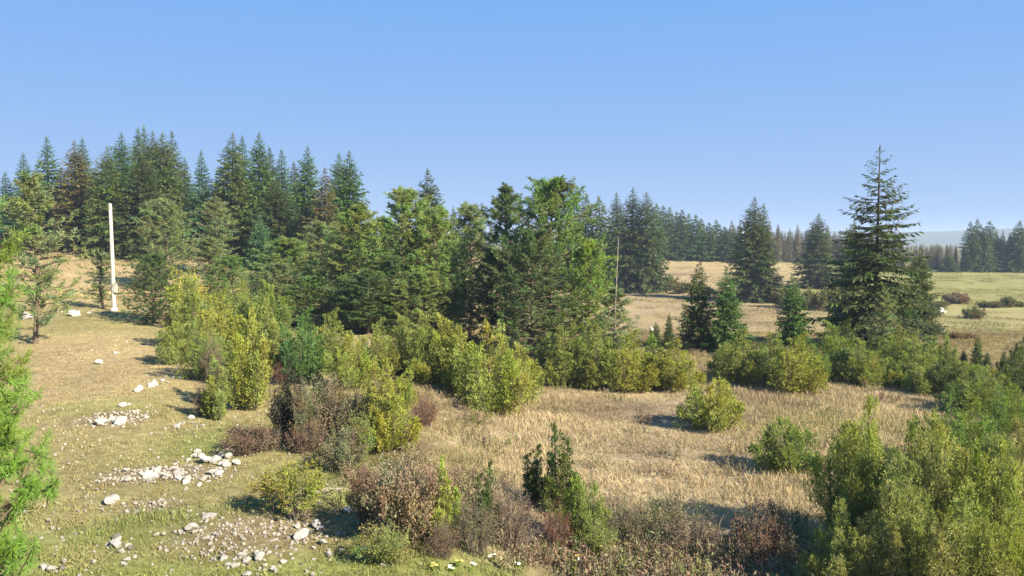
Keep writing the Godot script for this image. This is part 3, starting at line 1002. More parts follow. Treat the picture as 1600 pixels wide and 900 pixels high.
	plant("pine_tree", "pine_round", 1.10, -39.50, 6.35, 4.50, "pine_dark", "dark lower pine leaning into the foot of the big round pine", "pine tree", "pines between the hill and the juniper bank")
	plant("pine_tree", "pine_round", 3.93, -40.50, 5.91, 3.26, "pine_bright", "fresh yellow green pine against the sunny flank of the big pine", "pine tree", "pines between the hill and the juniper bank")
	plant("pine_tree", "pine_loose", 4.78, -37.00, 3.79, 2.72, "pine_grey", "loose half bare young pine beside the thin leaning pole", "pine tree", "pines between the hill and the juniper bank")
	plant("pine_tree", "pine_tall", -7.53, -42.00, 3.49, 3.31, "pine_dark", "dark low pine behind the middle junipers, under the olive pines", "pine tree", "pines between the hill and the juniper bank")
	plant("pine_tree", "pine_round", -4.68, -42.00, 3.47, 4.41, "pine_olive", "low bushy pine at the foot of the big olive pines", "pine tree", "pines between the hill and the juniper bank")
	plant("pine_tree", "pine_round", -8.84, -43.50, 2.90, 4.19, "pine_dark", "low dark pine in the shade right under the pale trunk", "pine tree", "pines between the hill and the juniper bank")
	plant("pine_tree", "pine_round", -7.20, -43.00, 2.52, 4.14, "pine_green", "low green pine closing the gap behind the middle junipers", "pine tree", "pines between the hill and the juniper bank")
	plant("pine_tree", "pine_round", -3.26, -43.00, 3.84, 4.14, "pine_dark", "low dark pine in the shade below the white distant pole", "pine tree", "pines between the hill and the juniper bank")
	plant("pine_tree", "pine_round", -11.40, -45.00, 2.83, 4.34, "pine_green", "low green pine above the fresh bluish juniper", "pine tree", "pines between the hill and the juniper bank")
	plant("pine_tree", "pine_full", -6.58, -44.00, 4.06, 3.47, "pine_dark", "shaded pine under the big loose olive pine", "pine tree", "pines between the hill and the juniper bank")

	# trees on the ridge behind the fields
	plant("spruce_tree", "spruce_far", 11.64, -150.00, 16.50, 7.82, "spruce_green", "first green spruce over the shoulder of the big round pine", "spruce tree", "spruces at the edge of the ridge wood")
	plant("spruce_tree", "spruce_far", 13.97, -152.00, 16.73, 7.62, "spruce_dark", "second spruce tip over the shoulder of the big round pine", "spruce tree", "spruces at the edge of the ridge wood")
	plant("spruce_tree", "spruce_far", 16.16, -150.00, 16.14, 8.13, "spruce_olive", "olive spruce before the dark trio on the ridge", "spruce tree", "spruces at the edge of the ridge wood")
	plant("spruce_tree", "spruce_full", 18.07, -140.00, 16.85, 8.43, "spruce_dark", "narrower dark spruce of the dark trio at the field edge", "spruce tree", "spruces at the edge of the ridge wood")
	plant("spruce_tree", "spruce_full", 19.75, -132.00, 17.11, 10.33, "spruce_dark", "tallest dark spruce of the trio standing on the field edge", "spruce tree", "spruces at the edge of the ridge wood")
	plant("spruce_tree", "spruce_broad", 21.62, -130.00, 16.18, 9.39, "spruce_dark", "last dark spruce of the trio, broad to the ground", "spruce tree", "spruces at the edge of the ridge wood")
	plant("spruce_tree", "spruce_far", 35.83, -200.00, 13.94, 6.82, "spruce_green", "first slender spruce from the dark trio in the ridge row above the sandy field", "spruce tree", "slender spruces in a row on the ridge")
	plant("spruce_tree", "spruce_distant", 37.98, -203.00, 13.32, 6.92, "spruce_dark", "second slender spruce from the dark trio in the ridge row above the sandy field", "spruce tree", "slender spruces in a row on the ridge")
	plant("spruce_tree", "spruce_far", 39.01, -200.00, 13.08, 6.82, "spruce_olive", "third slender spruce from the dark trio in the ridge row above the sandy field", "spruce tree", "slender spruces in a row on the ridge")
	plant("spruce_tree", "spruce_distant", 41.38, -203.00, 11.84, 6.92, "spruce_green", "fourth slender spruce from the dark trio in the ridge row above the sandy field", "spruce tree", "slender spruces in a row on the ridge")
	plant("spruce_tree", "spruce_far", 42.19, -200.00, 12.58, 6.82, "spruce_dark", "fifth slender spruce from the dark trio in the ridge row above the sandy field", "spruce tree", "slender spruces in a row on the ridge")
	plant("spruce_tree", "spruce_far", 44.44, -203.00, 11.49, 6.92, "spruce_olive", "sixth slender spruce from the dark trio in the ridge row above the sandy field", "spruce tree", "slender spruces in a row on the ridge")
	plant("spruce_tree", "spruce_distant", 45.54, -200.00, 11.34, 6.82, "spruce_green", "seventh slender spruce from the dark trio in the ridge row above the sandy field", "spruce tree", "slender spruces in a row on the ridge")
	plant("spruce_tree", "spruce_far", 47.68, -203.00, 10.35, 6.92, "spruce_dark", "eighth slender spruce from the dark trio in the ridge row above the sandy field", "spruce tree", "slender spruces in a row on the ridge")
	plant("spruce_tree", "spruce_distant", 48.89, -200.00, 9.56, 6.82, "spruce_olive", "ninth slender spruce from the dark trio in the ridge row above the sandy field", "spruce tree", "slender spruces in a row on the ridge")
	plant("spruce_tree", "spruce_far", 51.39, -203.00, 10.20, 6.92, "spruce_green", "tenth slender spruce from the dark trio in the ridge row above the sandy field", "spruce tree", "slender spruces in a row on the ridge")
	plant("spruce_tree", "spruce_far", 52.72, -200.00, 8.71, 6.82, "spruce_dark", "eleventh slender spruce from the dark trio in the ridge row above the sandy field", "spruce tree", "slender spruces in a row on the ridge")
	plant("spruce_tree", "spruce_distant", 55.78, -203.00, 7.71, 6.92, "spruce_olive", "twelfth slender spruce from the dark trio in the ridge row above the sandy field", "spruce tree", "slender spruces in a row on the ridge")
	plant("spruce_tree", "spruce_far", 56.71, -200.00, 7.68, 6.82, "spruce_green", "thirteenth slender spruce from the dark trio in the ridge row above the sandy field", "spruce tree", "slender spruces in a row on the ridge")
	plant("spruce_tree", "spruce_full", 33.84, -112.55, 14.79, 9.48, "spruce_dark", "stout dark spruce with a forked tip out in the fields", "spruce tree", "spruces out in the fields")
	plant("spruce_tree", "spruce_slim", 35.33, -113.30, 13.72, 6.82, "spruce_dark", "second stem leaning out of the stout dark spruce", "spruce tree", "spruces out in the fields")
	plant("spruce_tree", "spruce_full", 53.72, -141.30, 13.17, 9.92, "spruce_dark", "medium dark spruce on the sandy field behind the bright young spruce", "spruce tree", "spruces out in the fields")
	plant("spruce_tree", "spruce_full", 44.58, -105.00, 11.24, 8.43, "spruce_dark", "dark spruce half hidden behind the great open spruce", "spruce tree", "spruces out in the fields")
	plant("spruce_tree", "spruce_small", 107.28, -198.00, 4.30, 6.62, "spruce_dark", "small dark tent shaped spruce before the grey brown wood", "spruce tree")
	plant("spruce_tree", "spruce_far", 115.93, -204.00, 12.66, 6.96, "spruce_dark", "first tall dark spruce from the tent shaped one across the green field", "spruce tree", "spruces before the wood behind the green field")
	plant("spruce_tree", "spruce_far", 118.84, -206.00, 13.38, 6.61, "spruce_dark", "second tall dark spruce from the tent shaped one across the green field", "spruce tree", "spruces before the wood behind the green field")
	plant("spruce_tree", "spruce_distant", 123.15, -208.00, 13.01, 8.35, "spruce_blue", "third tall dark spruce from the tent shaped one across the green field", "spruce tree", "spruces before the wood behind the green field")
	plant("spruce_tree", "spruce_far", 119.38, -204.00, 11.18, 6.14, "spruce_dark", "fourth tall dark spruce from the tent shaped one across the green field", "spruce tree", "spruces before the wood behind the green field")
	plant("spruce_tree", "spruce_distant", 124.74, -206.00, 8.78, 6.61, "spruce_blue", "fifth tall dark spruce from the tent shaped one across the green field", "spruce tree", "spruces before the wood behind the green field")
	plant("spruce_tree", "spruce_distant", 128.30, -208.00, 7.82, 6.26, "spruce_blue", "sixth tall dark spruce from the tent shaped one across the green field", "spruce tree", "spruces before the wood behind the green field")
	plant("spruce_tree", "spruce_far", 128.39, -204.00, 13.10, 8.19, "spruce_dark", "seventh tall dark spruce from the tent shaped one across the green field", "spruce tree", "spruces before the wood behind the green field")
	plant("spruce_tree", "spruce_far", 128.28, -206.00, 10.43, 7.03, "spruce_dark", "eighth tall dark spruce from the tent shaped one across the green field", "spruce tree", "spruces before the wood behind the green field")
	plant("spruce_tree", "spruce_distant", 132.76, -208.00, 12.24, 7.09, "spruce_blue", "ninth tall dark spruce from the tent shaped one across the green field", "spruce tree", "spruces before the wood behind the green field")

	# spruces beside the meadow
	plant("spruce_tree", "spruce_lone", 19.51, -43.00, 11.05, 7.59, "spruce_dark", "great solitary spruce with an open top and clear tiers of branches", "spruce tree")
	plant("spruce_tree", "spruce_small", 25.45, -50.00, 5.64, 3.85, "spruce_dark", "dark spruce pressed against the great open spruce", "spruce tree")
	plant("spruce_tree", "spruce_small", 19.84, -47.00, 4.16, 3.61, "spruce_dark", "low dark spruce in the lee of the great open spruce", "spruce tree")
	plant("pine_tree", "pine_loose", 17.39, -37.60, 3.57, 2.04, "pine_grey", "slim olive young pine right in front of the great open spruce", "pine tree")
	plant("spruce_tree", "spruce_young", 10.10, -43.15, 4.88, 2.81, "spruce_dark", "dark young spruce with stiff tiers, before the sandy field", "spruce tree")
	plant("spruce_tree", "spruce_small", 11.25, -42.30, 4.51, 3.25, "spruce_green", "broader green young spruce leaning on the stiff dark one", "spruce tree")
	plant("spruce_tree", "spruce_young", 14.96, -42.95, 4.07, 2.73, "spruce_green", "bright green young spruce between the stout spruce and the great one", "spruce tree")
	plant("spruce_tree", "spruce_young", 8.45, -42.95, 2.03, 0.93, "spruce_dark", "taller of two dark seedlings below the field edge", "spruce tree", "seedling spruces at the meadow edge")
	plant("spruce_tree", "spruce_young", 7.70, -42.95, 1.53, 1.01, "spruce_dark", "shorter of two dark seedlings below the field edge", "spruce tree", "seedling spruces at the meadow edge")
	plant("spruce_tree", "spruce_young", 21.20, -37.50, 0.82, 0.63, "spruce_dark", "stubby dark seedling spruce before the lower field", "spruce tree", "seedling spruces at the meadow edge")
	plant("spruce_tree", "spruce_young", 21.64, -37.10, 1.66, 0.81, "spruce_olive", "thin tall seedling with a bare top before the lower field", "spruce tree", "seedling spruces at the meadow edge")
	plant("spruce_tree", "spruce_young", 21.75, -36.55, 0.92, 0.61, "spruce_dark", "short seedling beside the thin bare topped one", "spruce tree", "seedling spruces at the meadow edge")
	plant("spruce_tree", "spruce_young", 22.75, -36.90, 0.87, 0.49, "spruce_dark", "sharp little cone shaped seedling spruce on its own", "spruce tree", "seedling spruces at the meadow edge")

	# young trees along the track
	plant("pine_tree", "pine_loose", -22.47, -37.65, 8.00, 3.82, "pine_grey", "thin open pine with a pale bare trunk beside the track", "pine tree")
	plant("pine_tree", "pine_near", -5.03, -7.20, 5.59, 1.58, "near_pine", "bright green young pine close to the camera, cut by the frame", "pine tree")
	plant("sapling_tree", "sapling", -17.95, -44.00, 4.26, 2.45, "sapling_yellow", "small bright yellow leaved sapling beside the dark bushy pine", "sapling")
	plant("sapling_tree", "sapling", -3.77, -14.10, 1.45, 1.18, "sapling_green", "slender green sapling with pale bare stems above the stone heap", "sapling")
	plant("sapling_tree", "sapling", -4.27, -14.50, 1.16, 1.04, "sapling_green", "leafy green sapling just behind the stones, paler stems hidden", "sapling")

	# junipers along the bank
	plant("juniper_bush", "juniper_tall", -14.64, -36.65, 3.42, 2.57, "juniper_olive", "olive juniper highest on the bank, near the yellow sapling", "juniper bush", "junipers along the bank beside the track")
	plant("juniper_bush", "juniper_low", -13.64, -32.50, 1.68, 1.71, "juniper_olive", "dark edged low juniper reaching out over the track", "juniper bush", "junipers along the bank beside the track")
	plant("juniper_bush", "juniper_tall", -12.10, -33.25, 2.84, 2.22, "juniper_yellow", "yellow green juniper behind the pinkish dead twigs", "juniper bush", "junipers along the bank beside the track")
	plant("juniper_bush", "juniper_round", -11.05, -28.60, 2.16, 1.87, "juniper_olive", "rounded olive juniper over the shadow on the track", "juniper bush", "junipers along the bank beside the track")
	plant("juniper_bush", "juniper_tall", -7.88, -23.85, 2.97, 1.60, "juniper_yellow", "tall bright yellow green juniper at the front of the bank", "juniper bush", "junipers along the bank beside the track")
	plant("juniper_bush", "juniper_slim", -8.21, -22.20, 1.75, 0.88, "juniper_olive", "slim juniper mixed with brown twigs at the track edge", "juniper bush", "junipers along the bank beside the track")
	plant("juniper_bush", "juniper_tall", -9.40, -30.10, 2.82, 1.92, "juniper_olive", "olive juniper just behind the tall bright yellow green one", "juniper bush", "junipers along the bank beside the track")
	plant("juniper_bush", "juniper_tall", -7.22, -27.80, 2.52, 1.81, "juniper_fresh", "fresh bluish green juniper, cooler than all around it", "juniper bush", "junipers along the bank beside the track")
	plant("juniper_bush", "juniper_slim", -8.21, -28.95, 1.91, 0.78, "juniper_fresh", "narrow bluish juniper leader beside the fresh green one", "juniper bush", "junipers along the bank beside the track")
	plant("juniper_bush", "juniper_tall", -6.96, -31.05, 2.29, 1.88, "juniper_olive", "olive juniper under the pine with the pale trunk", "juniper bush", "junipers along the bank beside the track")
	plant("juniper_bush", "juniper_round", -5.37, -26.55, 1.77, 1.78, "juniper_yellow", "rounded yellow juniper above the grey twiggy shrubs", "juniper bush", "junipers along the bank beside the track")
	plant("juniper_bush", "juniper_tall", -4.90, -29.15, 2.15, 1.67, "juniper_olive", "upright olive juniper in the middle of the bank", "juniper bush", "junipers along the bank beside the track")
	plant("juniper_bush", "juniper_tall", -2.94, -18.85, 2.24, 1.38, "juniper_yellow", "bright yellow green bush at the meadow corner with a dark foot", "juniper bush", "junipers along the bank beside the track")
	plant("juniper_bush", "juniper_slim", -3.10, -23.50, 1.28, 0.64, "juniper_yellow", "thin yellow juniper spire beside the meadow corner bush", "juniper bush", "junipers along the bank beside the track")
	plant("juniper_bush", "juniper_tall", -4.18, -30.35, 2.18, 1.59, "juniper_olive", "dim juniper behind the gap in the middle of the bank", "juniper bush", "junipers along the bank beside the track")
	plant("juniper_bush", "juniper_slim", -9.53, -27.65, 1.82, 0.97, "juniper_green", "green juniper spire squeezed between the yellow ones", "juniper bush", "junipers along the bank beside the track")
	plant("juniper_bush", "juniper_round", -14.34, -41.95, 2.73, 3.01, "juniper_olive", "soft olive juniper on the slope below the blue green spruce", "juniper bush", "junipers along the bank beside the track")
	plant("juniper_bush", "juniper_tall", -11.99, -39.50, 2.89, 2.52, "juniper_green", "green juniper high on the bank beneath the slope pines", "juniper bush", "junipers along the bank beside the track")
	plant("juniper_bush", "juniper_tall", -3.24, -29.30, 2.59, 1.63, "juniper_olive", "olive juniper starting the row behind the meadow", "juniper bush", "junipers in the row behind the meadow")
	plant("juniper_bush", "juniper_tall", -2.53, -29.25, 2.63, 1.91, "juniper_yellow", "yellow juniper casting a dark shadow in the meadow corner", "juniper bush", "junipers in the row behind the meadow")
	plant("juniper_bush", "juniper_tall", -1.74, -28.60, 2.58, 2.05, "juniper_yellow", "yellow green juniper joined to the shady side of the biggest one", "juniper bush", "junipers in the row behind the meadow")
	plant("juniper_bush", "juniper_round", -0.69, -27.00, 3.09, 2.75, "juniper_yellow", "biggest sunlit juniper of the row, standing forward into the meadow", "juniper bush", "junipers in the row behind the meadow")
	plant("juniper_bush", "juniper_tall", 0.27, -28.35, 2.15, 1.67, "juniper_yellow", "smaller juniper on the sunny side of the biggest one", "juniper bush", "junipers in the row behind the meadow")
	plant("juniper_bush", "juniper_slim", 1.31, -32.75, 2.02, 1.41, "juniper_olive", "slim olive juniper in the shaded notch of the row", "juniper bush", "junipers in the row behind the meadow")
	plant("juniper_bush", "juniper_tall", 2.11, -32.05, 2.42, 2.30, "juniper_olive", "olive juniper below the big round pine", "juniper bush", "junipers in the row behind the meadow")
	plant("juniper_bush", "juniper_tall", 3.35, -31.70, 2.64, 2.32, "juniper_olive", "broad juniper in the middle of the row, brownish in its folds", "juniper bush", "junipers in the row behind the meadow")
	plant("juniper_bush", "juniper_tall", 4.64, -31.45, 2.42, 2.40, "juniper_yellow", "bright yellow juniper below the thin leaning pole", "juniper bush", "junipers in the row behind the meadow")
	plant("juniper_bush", "juniper_slim", 5.62, -32.15, 2.26, 1.54, "juniper_green", "green juniper spire near the two dark seedlings", "juniper bush", "junipers in the row behind the meadow")
	plant("juniper_bush", "juniper_tall", 6.47, -31.50, 2.02, 2.11, "juniper_yellow", "yellow juniper ending the row by the gap of pale grass", "juniper bush", "junipers in the row behind the meadow")
	plant("juniper_bush", "juniper_tall", 9.17, -31.95, 2.28, 1.98, "juniper_olive", "grey olive juniper under the broader green young spruce", "juniper bush", "junipers in the row behind the meadow")
	plant("juniper_bush", "juniper_round", 10.35, -31.80, 2.20, 1.97, "juniper_olive", "rounded dim juniper below the bright green young spruce", "juniper bush", "junipers in the row behind the meadow")
	plant("juniper_bush", "juniper_tall", 10.97, -30.65, 2.36, 2.34, "juniper_yellow", "full yellow green juniper leaning to a soft point behind the meadow", "juniper bush", "junipers in the row behind the meadow")
	plant("juniper_bush", "juniper_tall", 13.61, -34.10, 2.48, 2.17, "juniper_green", "green juniper in the dip before the great open spruce", "juniper bush", "junipers in the row behind the meadow")
	plant("juniper_bush", "juniper_tall", 14.32, -32.70, 1.94, 2.13, "juniper_olive", "olive juniper at the foot of the great open spruce", "juniper bush", "junipers in the row behind the meadow")
	plant("juniper_bush", "juniper_low", 15.23, -32.05, 1.18, 1.79, "juniper_green", "low green juniper with dark hollows below the slim young pine", "juniper bush", "junipers in the row behind the meadow")
	plant("juniper_bush", "juniper_tall", 16.02, -32.00, 1.82, 1.94, "juniper_olive", "pale olive juniper past the great spruce, near a whitish stone", "juniper bush", "junipers in the row behind the meadow")
	plant("juniper_bush", "juniper_slim", 17.10, -32.70, 1.88, 1.20, "juniper_green", "narrow green juniper with a feathery tip", "juniper bush", "junipers in the row behind the meadow")
	plant("juniper_bush", "juniper_low", 16.46, -30.05, 1.40, 1.82, "juniper_dark", "dark low juniper with deep shade beneath", "juniper bush", "junipers in the row behind the meadow")
	plant("juniper_bush", "juniper_slim", 18.48, -34.00, 1.95, 0.97, "juniper_olive", "slight olive juniper behind the dark low one", "juniper bush", "junipers in the row behind the meadow")
	plant("juniper_bush", "juniper_round", 15.63, -26.10, 1.73, 1.91, "juniper_olive", "broad dull juniper behind the big foreground clump", "juniper bush", "junipers in the row behind the meadow")
	plant("juniper_bush", "juniper_tall", 16.96, -27.00, 2.44, 1.81, "juniper_dark", "dark juniper at the frame edge below the lower field", "juniper bush", "junipers in the row behind the meadow")
	plant("juniper_bush", "juniper_round", 15.26, -26.65, 1.44, 1.70, "juniper_olive", "pale rounded juniper beside the broad dull one", "juniper bush", "junipers in the row behind the meadow")
	plant("juniper_bush", "juniper_low", 15.55, -30.25, 1.01, 1.45, "juniper_olive", "small juniper tucked in between the pale olive and the dark one", "juniper bush", "junipers in the row behind the meadow")
	plant("juniper_bush", "juniper_round", 17.63, -36.80, 1.97, 2.05, "juniper_olive", "brush showing just past the trunk of the great open spruce", "juniper bush", "brush between the meadow and the lower field")
	plant("juniper_bush", "juniper_tall", 15.51, -37.10, 2.19, 1.77, "juniper_dark", "dark brush low in the lee of the great open spruce", "juniper bush", "brush between the meadow and the lower field")
	plant("juniper_bush", "juniper_round", 18.17, -35.65, 1.70, 1.82, "juniper_olive", "pale brush beyond the pale olive juniper", "juniper bush", "brush between the meadow and the lower field")
	plant("juniper_bush", "juniper_low", 18.46, -32.85, 0.96, 1.67, "juniper_olive", "low pale brush below the stubby seedling", "juniper bush", "brush between the meadow and the lower field")
	plant("juniper_bush", "juniper_low", 18.44, -31.45, 1.05, 1.50, "juniper_green", "low brush below the thin tall seedling", "juniper bush", "brush between the meadow and the lower field")
	plant("juniper_bush", "juniper_round", 17.53, -28.70, 1.24, 1.60, "juniper_olive", "dull brush below the sharp little seedling spruce", "juniper bush", "brush between the meadow and the lower field")
	plant("juniper_bush", "juniper_tall", 18.87, -29.40, 2.53, 1.50, "juniper_dark", "dark brush cut by the frame below the lower field", "juniper bush", "brush between the meadow and the lower field")
	plant("juniper_bush", "juniper_round", 12.44, -33.00, 1.64, 1.58, "juniper_green", "green brush filling in behind the full yellow green juniper", "juniper bush", "brush between the meadow and the lower field")
	plant("juniper_bush", "juniper_low", 9.04, -34.15, 1.20, 1.47, "juniper_olive", "low brush by the gap of pale grass", "juniper bush", "brush between the meadow and the lower field")
	plant("juniper_bush", "juniper_round", 14.53, -31.75, 1.22, 1.52, "juniper_yellow", "yellowish brush under the slim olive young pine", "juniper bush", "brush between the meadow and the lower field")
	plant("juniper_bush", "juniper_low", 15.57, -26.70, 0.90, 1.49, "juniper_yellow", "light low brush in front of the dull brush", "juniper bush", "brush between the meadow and the lower field")
	plant("juniper_bush", "juniper_round", 14.91, -23.90, 1.59, 1.52, "juniper_green", "green brush behind the bright rounded foreground juniper", "juniper bush", "brush between the meadow and the lower field")
	plant("juniper_bush", "juniper_low", 6.39, -25.15, 1.58, 1.96, "juniper_yellow", "lone yellow green juniper casting a shadow on the open meadow", "juniper bush", "junipers in the foreground meadow")
	plant("juniper_bush", "juniper_low", 6.98, -20.30, 1.36, 1.52, "juniper_green", "low green juniper on its own beside the big foreground clump", "juniper bush", "junipers in the foreground meadow")
	plant("juniper_bush", "juniper_near", 6.62, -15.15, 2.88, 1.81, "juniper_yellow", "tall yellowish juniper on the open side of the foreground clump", "juniper bush", "junipers in the foreground meadow")
	plant("juniper_bush", "juniper_near_wide", 7.15, -13.80, 2.90, 1.87, "juniper_pale", "massive pale olive juniper in the centre of the foreground clump", "juniper bush", "junipers in the foreground meadow")
	plant("juniper_bush", "juniper_near_wide", 7.83, -12.95, 2.65, 1.86, "juniper_yellow", "broad yellowish green juniper nearest the frame corner", "juniper bush", "junipers in the foreground meadow")
	plant("juniper_bush", "juniper_near", 5.46, -12.75, 1.77, 1.32, "juniper_pale", "lighter green juniper lowest in front of the foreground clump", "juniper bush", "junipers in the foreground meadow")
	plant("juniper_bush", "juniper_round", 11.48, -20.20, 2.00, 1.93, "juniper_green", "bright rounded juniper at the back of the foreground clump", "juniper bush", "junipers in the foreground meadow")
	plant("juniper_bush", "juniper_round", 11.93, -18.65, 1.78, 1.48, "juniper_pale", "olive juniper cut by the frame edge above the green one", "juniper bush", "junipers in the foreground meadow")
	plant("juniper_bush", "juniper_near", 6.20, -12.50, 2.51, 1.39, "juniper_pale", "pale juniper filling the bottom of the foreground clump", "juniper bush", "junipers in the foreground meadow")
	plant("juniper_bush", "juniper_tall", 9.34, -17.25, 2.01, 1.37, "juniper_yellow", "yellow tipped juniper rising in the middle of the foreground clump", "juniper bush", "junipers in the foreground meadow")
	plant("juniper_bush", "juniper_near_wide", 6.81, -11.95, 2.06, 1.71, "juniper_pale", "pale dull juniper along the bottom of the frame in the clump", "juniper bush", "junipers in the foreground meadow")
	plant("juniper_bush", "juniper_near", 7.66, -11.90, 2.05, 1.23, "juniper_yellow", "yellowish juniper filling the very corner of the frame", "juniper bush", "junipers in the foreground meadow")
	plant("juniper_bush", "juniper_slim", 1.04, -17.00, 1.87, 0.89, "juniper_dark", "dark upright juniper with a bent tip in the near meadow", "juniper bush", "junipers in the foreground meadow")
	plant("juniper_bush", "juniper_slim", 0.48, -17.50, 1.29, 0.70, "juniper_dark", "thin companion of the dark upright juniper, grey at its side", "juniper bush", "junipers in the foreground meadow")
	plant("juniper_bush", "juniper_low", 1.29, -15.20, 1.37, 1.02, "juniper_green", "green juniper skirt at the foot of the dark upright one", "juniper bush", "junipers in the foreground meadow")
	plant("juniper_bush", "juniper_slim", -1.17, -13.40, 1.43, 0.70, "juniper_yellow", "light green juniper growing out of the brown leafy shrub", "juniper bush", "junipers in the foreground meadow")
	plant("juniper_bush", "juniper_slim", -0.49, -14.45, 1.39, 0.58, "juniper_dark", "dark thin juniper amid grey twigs in the near weeds", "juniper bush", "junipers in the foreground meadow")

	# leafy and twiggy shrubs
	plant("shrub", "shrub_leafy", -5.46, -19.40, 1.92, 1.20, "leaf_black", "near black thorny shrub on the bank, darkest thing there", "shrub", "shrubs on the bank and in the near weeds")
	plant("shrub", "shrub_leafy", -4.90, -18.90, 1.73, 0.75, "leaf_grey", "olive grey shrub against the near black thorny one", "shrub", "shrubs on the bank and in the near weeds")
	plant("shrub", "shrub_leafy", -4.62, -19.45, 1.80, 1.49, "leaf_grey", "grey green shrub next to the pinkish twiggy one", "shrub", "shrubs on the bank and in the near weeds")
	plant("shrub", "shrub_twiggy", -7.90, -27.35, 1.10, 0.96, "leaf_red", "small rusty shrub below the bluish juniper leader", "shrub", "shrubs on the bank and in the near weeds")
	plant("shrub", "shrub_twiggy", -3.82, -19.45, 1.62, 1.39, "leaf_tan", "pinkish brown twiggy shrub before the rounded yellow juniper", "shrub", "shrubs on the bank and in the near weeds")
	plant("shrub", "shrub_low", -4.84, -18.65, 0.80, 1.04, "leaf_brown", "low brown shrub in front of the near black thorny one", "shrub", "shrubs on the bank and in the near weeds")
	plant("shrub", "shrub_leafy", -3.73, -17.45, 1.03, 1.25, "leaf_grey", "grey brown shrub in the shade below the meadow corner bush", "shrub", "shrubs on the bank and in the near weeds")
	plant("shrub", "shrub_round", -1.78, -13.10, 1.59, 1.25, "leaf_tan", "brown pink shrub with big round dry leaves", "shrub", "shrubs on the bank and in the near weeds")
	plant("shrub", "shrub_leafy", -2.50, -13.90, 1.18, 0.84, "leaf_brown", "dark brown shrub on the shady side of the round leaved one", "shrub", "shrubs on the bank and in the near weeds")
	plant("shrub", "shrub_twiggy", -2.39, -21.80, 1.13, 1.01, "leaf_red", "reddish dry weeds at the shady corner of the meadow", "shrub", "shrubs on the bank and in the near weeds")
	plant("shrub", "shrub_twiggy", 0.81, -14.60, 1.15, 0.74, "leaf_red", "crimson twiggy shrub below the dark upright juniper", "shrub", "shrubs on the bank and in the near weeds")
	plant("shrub", "shrub_twiggy", 0.00, -14.15, 1.46, 1.13, "leaf_tan", "tan twiggy shrub between the dark thin junipers", "shrub", "shrubs on the bank and in the near weeds")
	plant("shrub", "shrub_twiggy", -0.63, -13.35, 1.22, 0.85, "leaf_grey", "grey twiggy shrub beside the light green juniper", "shrub", "shrubs on the bank and in the near weeds")
	plant("shrub", "shrub_twiggy", -10.37, -27.70, 1.82, 0.88, "leaf_tan", "pinkish dead twigs standing in the bank junipers", "shrub", "shrubs on the bank and in the near weeds")
	plant("shrub", "shrub_twiggy", -18.52, -44.05, 1.24, 1.96, "leaf_red", "rusty low shrub under the dark bushy pine", "shrub", "shrubs on the bank and in the near weeds")
	plant("shrub", "shrub_low", -6.12, -18.60, 0.76, 1.63, "leaf_brown", "low brown shrub along the top of the stone heap", "shrub", "shrubs on the bank and in the near weeds")
	plant("shrub", "shrub_twiggy", -8.74, -22.55, 1.13, 0.90, "leaf_brown", "brown twigs in the shadow at the track edge", "shrub", "shrubs on the bank and in the near weeds")
	plant("shrub", "shrub_low", 2.51, -15.45, 0.67, 1.35, "leaf_grey", "greyish low shrub in the weeds past the crimson shrub", "shrub", "shrubs on the bank and in the near weeds")
	plant("shrub", "shrub_twiggy", 3.46, -14.95, 1.00, 1.43, "leaf_tan", "pale twiggy shrub beside the dead branches", "shrub", "shrubs on the bank and in the near weeds")
	plant("shrub", "shrub_low", 4.63, -14.60, 0.99, 1.39, "leaf_brown", "dark low shrub in the shade of the foreground clump", "shrub", "shrubs on the bank and in the near weeds")
	plant("shrub", "shrub_twiggy", 2.06, -15.40, 1.18, 0.98, "leaf_grey", "grey dry shrub on the sunny side of the green juniper skirt", "shrub", "shrubs on the bank and in the near weeds")
	plant("shrub", "shrub_leafy", -2.00, -12.30, 0.69, 0.98, "juniper_olive", "dull green low shrub under the round leaved one", "shrub", "shrubs on the bank and in the near weeds")
	plant("shrub", "shrub_leafy", -3.50, -18.10, 1.22, 1.01, "juniper_green", "small green shrub in the shade between the brown ones", "shrub", "shrubs on the bank and in the near weeds")
	plant("shrub", "shrub_leafy", 1.55, -14.65, 0.90, 0.93, "juniper_olive", "dull green shrub past the crimson one", "shrub", "shrubs on the bank and in the near weeds")
	plant("shrub", "shrub_low", 3.08, -15.80, 0.94, 1.38, "leaf_grey", "grey green low shrub behind the dead branches", "shrub", "shrubs on the bank and in the near weeds")
	plant("shrub", "shrub_twiggy", -1.14, -12.80, 0.80, 0.71, "leaf_brown", "brown twigs at the foot of the light green juniper", "shrub", "shrubs on the bank and in the near weeds")

	# bushes out in the fields
	plant("field_bush", "bush_far", 60.91, -109.80, 1.51, 3.67, "leaf_brown", "compact dark bush on the edge of the far green field", "bush", "bushes in the far fields")
	plant("field_bush", "bush_far", 53.25, -92.30, 1.37, 2.65, "leaf_field", "bush with a dark shadow in the pale lower field", "bush", "bushes in the far fields")
	plant("field_bush", "bush_far", 64.31, -103.80, 1.53, 1.98, "leaf_field", "small bush on the grassy strip near the frame edge", "bush", "bushes in the far fields")
	plant("field_bush", "bush_far", 26.86, -48.35, 0.54, 1.15, "leaf_brown", "brownish scrub in a short line before the lower field", "bush", "bushes in the far fields")
	plant("field_bush", "bush_far", 27.56, -48.35, 0.47, 1.00, "leaf_brown", "paler end of the short line of brownish scrub", "bush", "bushes in the far fields")
	plant("field_bush", "bush_far", 27.06, -138.55, 2.45, 3.75, "leaf_field", "olive bush in the hedge below the dark trio", "bush", "bushes in the far fields")
